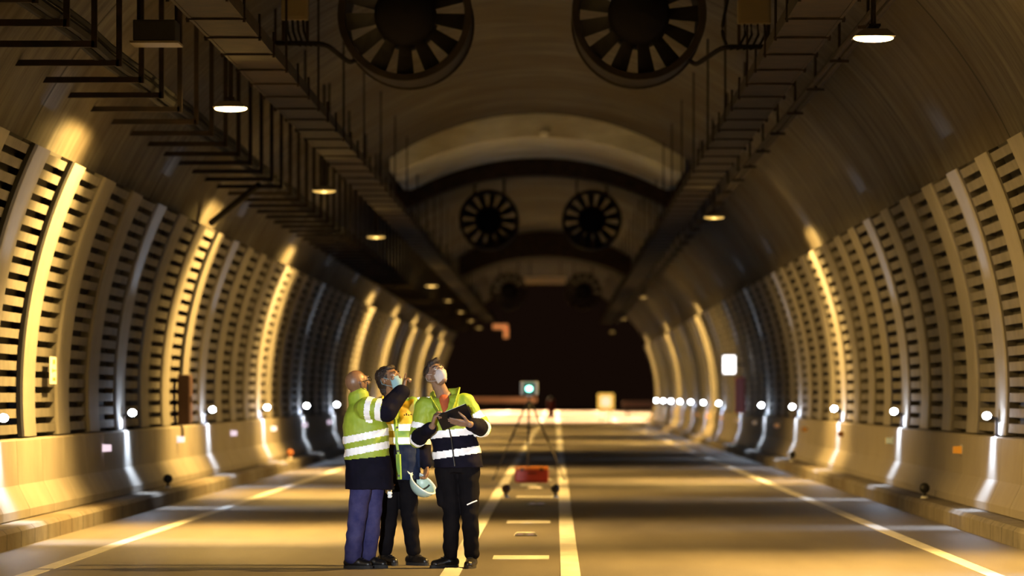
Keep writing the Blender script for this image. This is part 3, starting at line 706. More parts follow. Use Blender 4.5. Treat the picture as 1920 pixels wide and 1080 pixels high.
def ribbon(name, pts, ctr, hs, outs, m, parent):
    n = 4; P_ = [V3(p) for p in pts]; Q = []
    for i in range((len(P_)-1)*n+1):
        k, f = divmod(i, n); f /= n
        g = lambda a: a[min(k, len(a)-1)]*(1-f)+a[min(k+1, len(a)-1)]*f
        h = g(hs); o_ = g(outs); p = g(P_); d = Vector((p.x-ctr[0], p.y-ctr[1], 0)).normalized(); Q.append((p, d, h, o_))
    bm = new(); rows = []
    for p, d, h, o_ in Q:
        rows.append([bm.verts.new(p+d*a+Vector((0, 0, z))) for a, z in ((0.006, -0.02), (0.010+o_*0.5, h*0.6), (0.008+o_, h), (-0.004+o_, h+0.004), (-0.002+o_*0.4, h*0.6), (-0.008, -0.02))])
    for a, b in zip(rows, rows[1:]):
        for i in range(6): bm.faces.new((a[i], a[(i+1) % 6], b[(i+1) % 6], b[i]))
    bm.faces.new(rows[0][::-1]); bm.faces.new(rows[-1])
    return link(name, bm, m, parent, smooth=True)
V3 = Vector
M_TAPE = mat('white reflective tape', (0.97, 0.97, 0.98), 0.25, spec=0.9)
M_LIME = mat('lime hi-vis cloth', (0.22, 0.33, 0.018), 0.6, noise_=5, col2=(0.33, 0.41, 0.035), bump=0.3)
M_YELV = mat('yellow hi-vis cloth', (0.36, 0.25, 0.008), 0.6, noise_=5, col2=(0.44, 0.34, 0.015), bump=0.3)
M_LIMG = mat('green hi-vis cloth', (0.12, 0.31, 0.08), 0.6, noise_=5, col2=(0.30, 0.42, 0.05), bump=0.3)
M_NAVY = mat('dark navy cloth', (0.004, 0.004, 0.008), 0.8, noise_=6, col2=(0.007, 0.006, 0.014), bump=0.3, spec=0.08)
M_NAVB = mat('navy blue cloth', (0.009, 0.014, 0.036), 0.8, noise_=6, col2=(0.016, 0.024, 0.055), bump=0.3, spec=0.08)
M_TROU = mat('black trouser cloth', (0.003, 0.0025, 0.0035), 0.85, noise_=6, col2=(0.006, 0.005, 0.006), bump=0.3, spec=0.08)
M_JEAN = mat('blue denim', (0.022, 0.022, 0.080), 0.8, noise_=7, col2=(0.060, 0.055, 0.13), bump=0.3, spec=0.08)
M_SKIN = mat('skin', (0.20, 0.118, 0.078), 0.5, noise_=12, col2=(0.25, 0.15, 0.10), spec=0.4)
M_SKIN2 = mat('tanned skin', (0.17, 0.085, 0.042), 0.42, noise_=12, col2=(0.22, 0.115, 0.06), spec=0.5)
M_HAIR = mat('dark hair', (0.012, 0.007, 0.005), 0.6, noise_=40, col2=(0.03, 0.016, 0.01), bump=0.8, scale=(1, 1, .3))
M_MASKW = mat('white mask cloth', (0.50, 0.44, 0.42), 0.7)
M_MASKB = mat('light blue mask cloth', (0.22, 0.37, 0.42), 0.7)
M_SHOE = mat('black shoe leather', (0.008, 0.007, 0.007), 0.35)
M_SOLE = mat('dark shoe sole', (0.02, 0.018, 0.016), 0.7)
M_SHIRT = mat('rust orange shirt', (0.30, 0.055, 0.015), 0.8, noise_=9, col2=(0.36, 0.08, 0.02), bump=.3)
M_EYE = mat('eye white', (0.55, 0.52, 0.48), 0.3); M_PUPIL = mat('eye dark', (0.01, 0.007, 0.005), 0.3)
M_GLASS = mat('spectacle frame', (0.01, 0.01, 0.012), 0.3)
M_TAB = mat('dark clipboard', (0.006, 0.006, 0.009), 0.5, spec=0.2)

def head_frame(c, yaw, pitch, roll=0.0):
    """head space: x = its left... y = face direction, z = crown"""
    R = Matrix.Rotation(yaw, 3, 'Z') @ Matrix.Rotation(pitch, 3, 'X') @ Matrix.Rotation(roll, 3, 'Y')
    c = Vector(c)
    return (lambda p: c+R @ Vector(p)), R
def head(S, c, yaw, pitch, neck, roll=0.0, jaw=True):
    """yaw 0 = face looks away from the camera (+Y)"""
    P, R = head_frame(c, yaw, pitch, roll)
    S.ell(P((0, -0.012, 0.028)), (0.077, 0.096, 0.092), R)
    S.ell(P((0, 0.018, 0.005)), (0.068, 0.080, 0.085), R)
    S.ell(P((0, 0.040, -0.050)), (0.052, 0.056, 0.058), R)
    S.ell(P((0, 0.068, -0.088)), (0.026, 0.026, 0.022), R)
    S.ell(P((0, 0.070, 0.036)), (0.054, 0.028, 0.020), R)                    # brow
    S.cap(P((0, 0.090, 0.024)), P((0, 0.113, -0.020)), 0.009, 0.014)         # nose
    S.ell(P((0, 0.093, -0.050)), (0.024, 0.012, 0.010), R)                   # lips
    for q in (-1, 1):
        S.ell(P((q*0.040, 0.070, -0.010)), (0.024, 0.022, 0.020), R)         # cheeks
        S.ell(P((q*0.078, -0.006, 0.000)), (0.010, 0.020, 0.034), R)         # ears
        S.ell(P((q*0.082, -0.012, 0.012)), (0.010, 0.018, 0.020), R)
    S.cap(P((0, -0.028, -0.050)), neck, 0.054, 0.060)
    return P, R
def face_bits(P, R, parent, brow=M_HAIR):
    for q in (-1, 1):
        bm = new(); ball(bm, P((q*0.031, 0.0835, 0.016)), (0.0135, 0.010, 0.0085), 12, 8, R)
        e = link('eye', bm, M_EYE, parent, smooth=True)
        bm = new(); ball(bm, P((q*0.031, 0.0915, 0.019)), (0.0062, 0.004, 0.0062), 10, 8, R); link('iris', bm, M_PUPIL, e, smooth=True)
        bm = new(); tube(bm, [P((q*0.014, 0.096, 0.036)), P((q*0.032, 0.097, 0.042)), P((q*0.052, 0.080, 0.037))], 0.0048, 6); link('eyebrow', bm, brow, parent)
def mask(P, R, parent, m, label, ffp=False):
    bm = new(); rows = []; nu, nv = 17, 11
    for layer in (1.0, 0.93):
        for j in range(nv):
            v = j/(nv-1); row = []
            for i in range(nu):
                u = -1+2*i/(nu-1); z = -0.098+0.100*v
                wid = 0.060-0.016*(1-v)**2
                if ffp: wid -= 0.010*abs(v-0.5)
                x = wid*math.sin(u*1.35)*1.05
                bulge = (0.030 if ffp else 0.018)*max(0, 1-(u*1.1)**2)*(1-(2*v-1.1)**2*0.8)
                y = 0.030+0.072*math.cos(u*1.30)**0.8-0.020*(1-v)**2+bulge-0.004*(1-layer)*10
                if not ffp: bulge_ = 0.0015*math.sin(v*22); y += bulge_
                row.append(bm.verts.new(P((x*layer, y, z))))
            rows.append(row)
    for L0 in (0, nv):
        for j in range(nv-1):
            for i in range(nu-1): bm.faces.new((rows[L0+j][i], rows[L0+j][i+1], rows[L0+j+1][i+1], rows[L0+j+1][i]))
    for j in range(nv-1):
        for i in (0, nu-1): bm.faces.new((rows[j][i], rows[j+1][i], rows[nv+j+1][i], rows[nv+j][i]))
    for i in range(nu-1):
        for j in (0, nv-1): bm.faces.new((rows[j][i], rows[j][i+1], rows[nv+j][i+1], rows[nv+j][i]))
    o = link('face_mask', bm, m, parent, smooth=True); o['label'] = label
    for q in (-1, 1):
        bm = new()
        tube(bm, [P((q*0.060, 0.045, -0.008)), P((q*0.080, 0.010, 0.020)), P((q*0.088, -0.025, 0.015)), P((q*0.084, -0.028, -0.02)), P((q*0.070, 0.010, -0.05)), P((q*0.054, 0.05, -0.075))], 0.0022, 5)
        link('ear_loop', bm, m, o)
    return o
def hand(S, w, d, nrm, thumb, curl=0.5, spread=0.12, curls=None, k=1.0):
    """wrist w, finger direction d, palm normal nrm, thumb side (unit vector)"""
    d = Vector(d).normalized(); nrm = Vector(nrm); nrm = (nrm-d*nrm.dot(d)).normalized(); th = Vector(thumb); th = (th-d*th.dot(d)-nrm*th.dot(nrm)).normalized()
    w = Vector(w)
    for q in (-0.026, -0.009, 0.009, 0.026): S.cap(w+th*q*0.6, w+d*0.082*k+th*q, 0.016, 0.0135)
    lens = (0.068, 0.078, 0.073, 0.056); off = (0.029, 0.0095, -0.0105, -0.029)
    for i in range(4):
        c = curls[i] if curls else curl; L = lens[i]*k; p = w+d*0.088*k+th*off[i]; a = 0.0
        dirv = (d+th*(off[i]*spread*10)).normalized()
        for j, fr in enumerate((0.44, 0.32, 0.24)):
            a += c*(0.75 if j == 0 else 0.95)
            v = dirv*math.cos(a)+nrm*math.sin(a); q_ = p+v*L*fr
            S.cap(p, q_, (0.0098, 0.0088, 0.0080)[j], (0.0088, 0.0080, 0.0070)[j], n=10); p = q_
    p = w+d*0.020*k+th*0.028; v1 = (th*0.75+d*0.65+nrm*0.25).normalized(); q1 = p+v1*0.042*k; v2 = (th*0.30+d*0.85+nrm*0.40).normalized(); q2 = q1+v2*0.034*k; q3 = q2+(v2+nrm*0.3*curl).normalized()*0.026*k
    S.cap(p, q1, 0.0145, 0.0115); S.cap(q1, q2, 0.0112, 0.0098, n=10); S.cap(q2, q3, 0.0098, 0.0078, n=10)
def shoe(parent, ankle, toe, label=None):
    a = Vector(ankle); t = Vector(toe); d = (t-a); d.z = 0; L = d.length; d.normalize(); sd = Vector((-d.y, d.x, 0))
    S = Solid(); g = Vector((a.x, a.y, 0))
    S.cap(g-d*0.045+Vector((0, 0, 0.050)), g+d*0.05+Vector((0, 0, 0.052)), 0.043, 0.045, flat=1.0)
    S.cap(g+d*0.03+Vector((0, 0, 0.048)), g+d*(L-0.04)+Vector((0, 0, 0.036)), 0.045, 0.034)
    S.cap(g+d*0.08+Vector((0, 0, 0.042))+sd*0.008, g+d*(L-0.05)+Vector((0, 0, 0.034))+sd*0.010, 0.042, 0.034)
    S.cap(g+Vector((0, 0, 0.06)), a+Vector((0, 0, 0.02)), 0.046, 0.050)
    bm = S.mesh('shoe', 0.006, 2)
    for v in bm.verts: v.co.z = max(v.co.z, 0.018)
    o = finish(bm, 'shoe', M_SHOE, parent)
    bm = new(); n = 24; top = []; bot = []
    for i in range(n):
        u = 2*PI*i/n; c = g+d*(L*0.5-0.042)+d*math.cos(u)*(L*0.5+0.046)+sd*math.sin(u)*(0.047+0.004*math.cos(u))
        top.append(bm.verts.new((c.x, c.y, 0.026))); bot.append(bm.verts.new((c.x, c.y, 0.0)))
    for i in range(n): bm.faces.new((top[i], top[(i+1) % n], bot[(i+1) % n], bot[i]))
    bm.faces.new(top); bm.faces.new(bot[::-1]); link('sole', bm, M_SOLE, o)
    bm = new()
    for j in range(4):
        c = g+d*(0.055+0.022*j)+Vector((0, 0, 0.098-0.011*j)); tube(bm, [c-sd*0.022, c+Vector((0, 0, 0.004)), c+sd*0.022], 0.003, 5)
    link('laces', bm, M_BLACK, o)
    return o
V = Vector
PS = 223.0; PY_ = 35.9
def place(px): return CAMX+(px-VPX)*PY_/FPX

# ---- right-hand person: looks up, writes on a clipboard ------------------------------------
def person_right():
    t = thing('person', 'person in a lime and navy jacket and white mask looking up, holding a dark clipboard', 'person', (place(860), PY_, 0))
    S = Solid(); hc = V((-0.188, -0.02, 1.618)); nk = V((-0.125, 0.03, 1.44))
    YAW = math.radians(180+26); PIT = math.radians(33)
    P, R = head(S, hc, YAW, PIT, nk, roll=math.radians(10))
    sh = {-1: V((-0.285, 0.0, 1.365)), 1: V((0.055, 0.02, 1.395))}
    S.loft([((-0.01, 0.03, 0.86), 0.15, 0.10, 0), ((-0.04, 0.03, 1.05), 0.14, 0.095, 0), ((-0.09, 0.03, 1.25), 0.17, 0.105, 0), ((-0.115, 0.03, 1.40), 0.12, 0.08, 0)])
    S.cap(sh[-1], sh[1], 0.06, 0.06)
    S.cap((-0.12, 0.03, 1.38), nk, 0.08, 0.066)
    elR, wrR = V((-0.345, -0.03, 1.085)), V((-0.215, -0.31, 1.195)); elL, wrL = V((0.205, -0.03, 1.175)), V((0.100, -0.325, 1.212))
    S.chain([sh[-1], elR, wrR], [0.055, 0.042, 0.029]); S.chain([sh[1], elL, wrL], [0.055, 0.042, 0.029])
    legs = [[V((-0.105, 0.03, 0.86)), V((-0.060, 0.0, 0.46)), V((-0.070, 0.04, 0.10))], [V((0.075, 0.03, 0.86)), V((0.095, -0.03, 0.46)), V((0.110, 0.02, 0.10))]]
    for L in legs: S.chain(L, [0.085, 0.058, 0.038])
    hand(S, wrR, (0.22, -0.30, 0.80), (0.80, 0.1, -0.3), (-0.3, 0.9, 0.3), curls=(0.75, 0.95, 1.1, 1.15), k=1.1)
    hand(S, wrL, (-0.95, -0.03, 0.16), (0.0, 0.64, 0.77), (0.05, -0.75, 0.65), curls=(0.02, 0.04, 0.06, 0.10), spread=0.24, k=1.12)
    finish(S.mesh('body', 0.0055, 1), 'body', M_SKIN, t)
    face_bits(P, R, t); mask(P, R, t, M_MASKW, 'white face mask', True)
    H = Solid(); H.ell(P((0, -0.026, 0.046)), (0.083, 0.098, 0.084), R); H.ell(P((0.0, 0.03, 0.098)), (0.060, 0.058, 0.034), R); H.ell(P((-0.02, 0.062, 0.105)), (0.038, 0.036, 0.028), R)
    for q in (-1, 1): H.ell(P((q*0.070, -0.022, 0.018)), (0.012, 0.034, 0.045), R)
    bm = H.mesh('hair', 0.005, 1, 0.004, 40); finish(bm, 'hair', M_HAIR, t)
    # jacket
    J = Solid()
    J.loft([((0.0, 0.02, 0.845), 0.212, 0.150, 0), ((-0.005, 0.02, 0.90), 0.208, 0.150, 0), ((-0.03, 0.02, 1.05), 0.196, 0.150, 0), ((-0.065, 0.02, 1.18), 0.200, 0.150, 0), ((-0.095, 0.02, 1.30), 0.205, 0.145, 0), ((-0.112, 0.03, 1.375), 0.165, 0.115, 0), ((-0.122, 0.03, 1.43), 0.085, 0.08, 0)], name='torso')
    J.cap(sh[-1]+V((0.03, 0, -0.015)), sh[1]+V((-0.03, 0, -0.015)), 0.082, 0.082, 'torso')
    J.chain([sh[-1]+V((0, 0, -0.01)), elR, elR.lerp(wrR, 0.85)], [0.086, 0.072, 0.056], 'armR'); J.chain([sh[1]+V((0, 0, -0.01)), elL, elL.lerp(wrL, 0.82)], [0.088, 0.074, 0.058], 'armL')
    parts = list(J.parts)
    jb = J.mesh('jacket', 0.007, 2, 0.010, 9.0)
    def where(p):
        best = None
        for nm, a, b, r0, r1 in parts:
            tt, dd = seg_t(p, a, b); sc_ = dd-(r0*(1-tt)+r1*tt)
            if nm and nm != 'torso':
                if best is None or sc_ < best[0]: best = (sc_, nm, tt)
        tx = abs(p.x-(-0.055-0.06*(p.z-1.1)/0.3)) 
        arm = best and best[0] < 0.020 and not (p.y > -0.10 and tx < 0.185 and p.z < 1.30) and (tx > 0.17 or p.y < -0.135)
        return (best[1], best[2]) if arm else ('torso', p.z)
    def cls(p):
        w, tt = where(p)
        if w == 'torso': return 0 if p.z > 1.155+0.05*p.x else 1
        if w[1] == 0: return 0
        return 1 if (w[0] == 'armR' and tt > 0.12) or (w[0] == 'armL' and tt > 0.22) else 0
    jo = finish(jb, 'jacket', [M_LIME, M_NAVY], t, cls)
    tape(jb, lambda p: where(p)[0] == 'torso' and 1.112 < p.z-0.10*p.x < 1.172 , jo)
    tape(jb, lambda p: where(p)[0] == 'torso' and 0.945 < p.z-0.14*p.x < 1.005, jo)
    tape(jb, lambda p: where(p)[0] == ('armR', 0) and 0.52 < where(p)[1] < 0.70, jo)
    tape(jb, lambda p: where(p)[0] == ('armR', 1) and 0.0 < where(p)[1] < 0.12, jo)
    tape(jb, lambda p: where(p)[0] == ('armL', 0) and 0.50 < where(p)[1] < 0.74, jo)
    tape(jb, lambda p: where(p)[0] == ('armL', 1) and 0.02 < where(p)[1] < 0.20, jo)
    jb.free()
    # open collar, shirt, zip
    pts = [(-.080, -.158, 1.25), (-.045, -.140, 1.33), (-.022, -.09, 1.39), (-.012, -.02, 1.415), (-.03, .07, 1.43), (-.115, .11, 1.435), (-.20, .07, 1.425), (-.218, -.01, 1.405), (-.208, -.08, 1.375), (-.170, -.135, 1.32), (-.125, -.158, 1.25)]
    ribbon('collar', pts, (-.115, 0.0), [.012, .075, .105, .105, .08, .07, .07, .065, .06, .045, .01], [.015, .035, .03, .02, .012, .01, .01, .015, .03, .035, .015], M_LIME, jo)
    Q = Solid(); Q.cap(V((-0.120, -0.055, 1.42)), V((-0.105, -0.128, 1.26)), 0.046, 0.018, flat=0.6); finish(Q.mesh('shirt', 0.006, 2), 'shirt', M_SHIRT, t)
    bm = new(); tube(bm, [V((-0.10, -0.158, 1.27)), V((-0.06, -0.17, 1.10)), V((-0.03, -0.158, 0.86))], 0.006, 6); link('zip', bm, M_BLACK, jo)
    # trousers
    T = Solid(); T.loft([((-0.01, 0.03, 0.80), 0.165, 0.115, 0), ((-0.01, 0.03, 0.95), 0.16, 0.115, 0)])
    for L in legs: T.chain([L[0]+V((0, 0, -0.02)), L[1], L[2]+V((0, 0, 0.02))], [0.104, 0.073, 0.064])
    T.cap(legs[0][0]+V((-0.04, -0.03, -0.22)), legs[0][0]+V((-0.03, -0.03, -0.30)), 0.055, 0.052); T.cap(legs[1][0]+V((0.04, -0.03, -0.22)), legs[1][0]+V((0.04, -0.03, -0.30)), 0.055, 0.052)
    tr = finish(T.mesh('trousers', 0.007, 2, 0.010, 8.0), 'trousers', M_TROU, t)
    bm = new(); tube(bm, [V((0.072, -0.128, 0.535)), V((0.115, -0.125, 0.555)), V((0.155, -0.095, 0.57))], 0.006, 6); link('reflective_piping', bm, M_TAPE, tr)
    shoe(t, V((-0.075, 0.05, 0.10)), V((-0.235, -0.06, 0))); shoe(t, V((0.110, 0.03, 0.10)), V((0.075, -0.19, 0)))
    # clipboard and pen
    cb = thing('clipboard', 'dark clipboard held tilted by the right-hand person', 'clipboard', t.location+V((-0.030, -0.300, 1.272)))
    Rb = Matrix.Rotation(math.radians(-22), 3, 'Y') @ Matrix.Rotation(math.radians(50), 3, 'X')
    cb.rotation_euler = Rb.to_euler()
    bm = new(); box(bm, (0, 0, 0), (0.27, 0.010, 0.20), bevel=0.003); link('board', bm, M_TAB, cb)
    bm = new(); box(bm, (0, 0.009, 0.005), (0.24, 0.004, 0.18)); link('paper', bm, M_WHITE, cb)
    bm = new(); box(bm, (0.14, 0.013, 0.0), (0.02, 0.012, 0.08), bevel=.003); link('clip', bm, M_STEEL, cb)
    pn = t.location+V((-0.14, -0.375, 1.305)); bm = new(); cyl(bm, (0, 0, 0), (0.09, 0.03, 0.015), 0.005, 0.003, 10); cyl(bm, (-0.05, -0.015, -0.008), (0, 0, 0), 0.005, n=10)
    tag(link('pen', bm, M_BLACK, loc=pn), 'thin dark pen in the writing hand of the right-hand person', 'pen')
    return t
person_right()

# ---- middle person: dark hair, light blue mask, helmet in the left hand ---------------------
def person_middle():
    base = V((place(745), PY_+0.55, 0))
    t = thing('person', 'dark-haired person in the middle with a light blue mask, looking up to the right', 'person', base)
    S = Solid(); hc = V((-0.085, -0.01, 1.585)); nk = V((-0.075, 0.04, 1.41))
    YAW = math.radians(180+52); PIT = math.radians(20)
    P, R = head(S, hc, YAW, PIT, nk, roll=math.radians(4))
    sR, sL = V((-0.20, -0.02, 1.345)), V((0.105, 0.03, 1.365))
    S.loft([((0.0, 0.03, 0.84), 0.14, 0.10, 0), ((0.0, 0.03, 1.02), 0.13, 0.095, 0), ((-0.02, 0.03, 1.22), 0.15, 0.105, 0), ((-0.05, 0.03, 1.37), 0.11, 0.08, 0)])
    S.cap(sR, sL, 0.055, 0.055); S.cap((-0.05, 0.03, 1.34), nk, 0.075, 0.058)
    eL, wL = V((0.195, 0.02, 1.055)), V((0.225, -0.04, 0.855)); eR, wR = V((-0.205, -0.02, 1.06)), V((-0.10, -0.10, 0.80))
    S.chain([sL, eL, wL], [0.052, 0.040, 0.028]); S.chain([sR, eR, wR], [0.052, 0.040, 0.028])
    legs = [[V((-0.085, 0.03, 0.84)), V((-0.085, 0.0, 0.45)), V((-0.125, 0.04, 0.10))], [V((0.065, 0.03, 0.84)), V((0.080, -0.02, 0.45)), V((0.115, 0.03, 0.10))]]
    for L in legs: S.chain(L, [0.082, 0.055, 0.037])
    hand(S, wL, (0.02, -0.05, -1), (-0.85, -0.4, 0), (0.2, -0.9, 0), curl=0.95)
    hand(S, wR, (0.05, -0.05, -1), (0.85, -0.2, 0), (0.2, -0.9, 0), curl=0.8)
    finish(S.mesh('body', 0.0055, 1), 'body', M_SKIN2, t)
    face_bits(P, R, t); mask(P, R, t, M_MASKB, 'light blue surgical mask')
    H = Solid(); H.ell(P((0, -0.030, 0.040)), (0.088, 0.100, 0.092), R); H.ell(P((0, -0.055, -0.010)), (0.080, 0.068, 0.085), R); H.ell(P((0, -0.07, -0.06)), (0.066, 0.046, 0.07), R); H.ell(P((0, 0.040, 0.092)), (0.060, 0.042, 0.028), R)
    for q in (-1, 1): H.ell(P((q*0.074, -0.030, 0.010)), (0.014, 0.036, 0.060), R)
    finish(H.mesh('hair', 0.005, 1, 0.006, 34), 'hair', M_HAIR, t)
    J = Solid()
    J.loft([((0.0, 0.02, 0.735), 0.180, 0.135, 0), ((0.0, 0.02, 0.85), 0.176, 0.135, 0), ((-0.005, 0.02, 1.02), 0.168, 0.135, 0), ((-0.02, 0.02, 1.20), 0.176, 0.138, 0), ((-0.045, 0.03, 1.33), 0.150, 0.115, 0), ((-0.065, 0.03, 1.41), 0.082, 0.078, 0)], name='torso')
    J.cap(sR+V((0.03, 0, -0.01)), sL+V((-0.03, 0, -0.01)), 0.075, 0.078, 'torso')
    J.chain([sL, eL, eL.lerp(wL, 0.92)], [0.080, 0.068, 0.056], 'armL'); J.chain([sR, eR, eR.lerp(wR, 0.9)], [0.080, 0.066, 0.054], 'armR')
    jb = J.mesh('jacket', 0.007, 2, 0.009, 9.0)
    def arm(p): return p.x > 0.172+0.02*(1.0-p.z) or (p.z < 0.90 and p.x > 0.185)
    def zipx(z): return -0.02+0.03*(1.0-z)
    def cls(p):
        if arm(p): return 1 if p.z > 1.06 else 3
        if p.z > 1.03: return 2 if p.y < -0.02 and 0.03 < p.x-zipx(p.z) < 0.155 and p.z > 1.18 else (0 if p.x < zipx(p.z) else 1)
        return 4 if p.x > zipx(p.z)+0.02 else 3
    jo = finish(jb, 'jacket', [M_YELV, M_LIMG, M_YELV, M_NAVY, M_NAVB], t, cls)
    tape(jb, lambda p: 1.150 < p.z+0.02*p.x < 1.208, jo)
    tape(jb, lambda p: 1.040 < p.z+0.02*p.x < 1.095, jo)
    jb.free()
    bm = new(); pts = [V((zipx(z)+(0.012 if z < 1.0 else 0), -0.125-0.012*math.sin((z-0.7)*4), z)) for z in (1.36, 1.25, 1.15, 1.05, 0.95, 0.85, 0.74)]
    for a, b in zip(pts, pts[1:]): box(bm, (a+b)/2, (0.042, 0.02, (a-b).length+0.004), frame(a-b))
    fl = link('front_flap', bm, M_LIMG, jo)
    for z in (1.18, 0.98, 0.77):
        bm = new(); cyl(bm, (zipx(z)+0.01, -0.150, z), (zipx(z)+0.01, -0.166, z), 0.010, n=10); link('snap_button', bm, M_STEEL, fl)
    bm = new()
    for k, (x, w) in enumerate(((0.045, 0.012), (0.062, 0.010), (0.08, 0.014), (0.10, 0.01))): box(bm, (x, -0.128, 1.285+0.006*(k % 2)), (w, 0.012, 0.009 if k != 1 else 0.02))
    link('chest_lettering', bm, M_NAVY, jo)
    pts = [(-.040, -.115, 1.30), (.000, -.085, 1.355), (.022, -.02, 1.385), (.022, .05, 1.39), (-.02, .115, 1.395), (-.08, .125, 1.395), (-.145, .10, 1.39), (-.165, .03, 1.38), (-.150, -.05, 1.365), (-.100, -.10, 1.32), (-.055, -.12, 1.29)]
    ribbon('collar', pts, (-.07, 0.02), [.01, .05, .06, .06, .055, .055, .055, .055, .055, .045, .01], [.01, .02, .015, .01, .008, .008, .008, .01, .015, .02, .01], M_YELV, jo)
    T = Solid(); T.loft([((0, 0.03, 0.72), 0.15, 0.11, 0), ((0, 0.03, 0.92), 0.145, 0.11, 0)])
    for L in legs: T.chain([L[0]+V((0, 0, -0.02)), L[1], L[2]+V((0, 0, 0.03))], [0.098, 0.074, 0.062])
    finish(T.mesh('trousers', 0.007, 2, 0.009, 8.0), 'trousers', M_TROU, t)
    shoe(t, V((-0.13, 0.05, 0.10)), V((-0.02, -0.08, 0))); shoe(t, V((0.115, 0.04, 0.10)), V((0.245, -0.09, 0)))
    # helmet hanging from the fingers, rim turned to the camera
    hb = base+V((0.205, -0.125, 0.705)); h = thing('safety_helmet', 'white helmet held upside down by the middle person', 'helmet', hb)
    h.rotation_euler = V((-0.50, 0.42, -0.75)).to_track_quat('Z', 'Y').to_euler()
    bm = new(); rows = []; n = 28
    for lay, rr in ((0, 1.0), (1, 0.93)):
        seq = [(math.cos(a)*rr, math.sin(a)*rr) for a in [PI/2*j/8 for j in range(9)]]
        if lay: seq = seq[::1]
        rows.append([[bm.verts.new((0.105*c*math.cos(2*PI*i/n), 0.130*c*math.sin(2*PI*i/n), 0.115*sn)) for i in range(n)] if c > 0.01 else None for c, sn in seq[:-1]]+[bm.verts.new((0, 0, 0.115*rr))])
    for R_ in rows:
        for a, b in zip(R_[:-1], R_[1:-1]):
            for i in range(n): bm.faces.new((a[i], a[(i+1) % n], b[(i+1) % n], b[i]))
        for i in range(n): bm.faces.new((R_[-2][i], R_[-2][(i+1) % n], R_[-1]))
    for i in range(n): bm.faces.new((rows[0][0][i], rows[0][0][(i+1) % n], rows[1][0][(i+1) % n], rows[1][0][i]))
    link('shell', bm, mat('mint white plastic', (0.36, 0.50, 0.46), 0.35), h, smooth=True)
    bm = new(); rim = [(0.112*math.cos(2*PI*i/24), 0.137*math.sin(2*PI*i/24), -0.002) for i in range(25)]; tube(bm, rim, 0.007, 6); prism(bm, [(-0.07, 0.0), (0.07, 0.0), (0.07, 0.006), (-0.07, 0.006)], 0.12, 0.175); link('brim', bm, M_WHITE, h)
    for ax in (0, 1):
        bm = new(); pts = [(0.095*math.cos(u)*(1 if ax == 0 else 0), 0.118*math.cos(u)*(1 if ax else 0), 0.02+0.06*math.sin(u)) for u in [PI*j/10 for j in range(11)]]; tube(bm, pts, 0.009, 6); link('harness_strap', bm, M_BLACK, h)
    pw = base+V((-0.090, -0.145, 0.655)); S2 = Solid(); S2.ell((0, 0, 0), (0.030, 0.014, 0.055)); S2.ell((0.012, 0, -0.045), (0.022, 0.012, 0.035)); S2.ell((-0.012, 0, 0.045), (0.022, 0.014, 0.03))
    bm = S2.mesh('glove', 0.006, 1, 0.010, 30); o = finish(bm, 'work_glove', M_WHITE, None); o.location = pw
    tag(o, 'crumpled white glove held low between the left-hand and middle persons', 'glove')
    return t
person_middle()

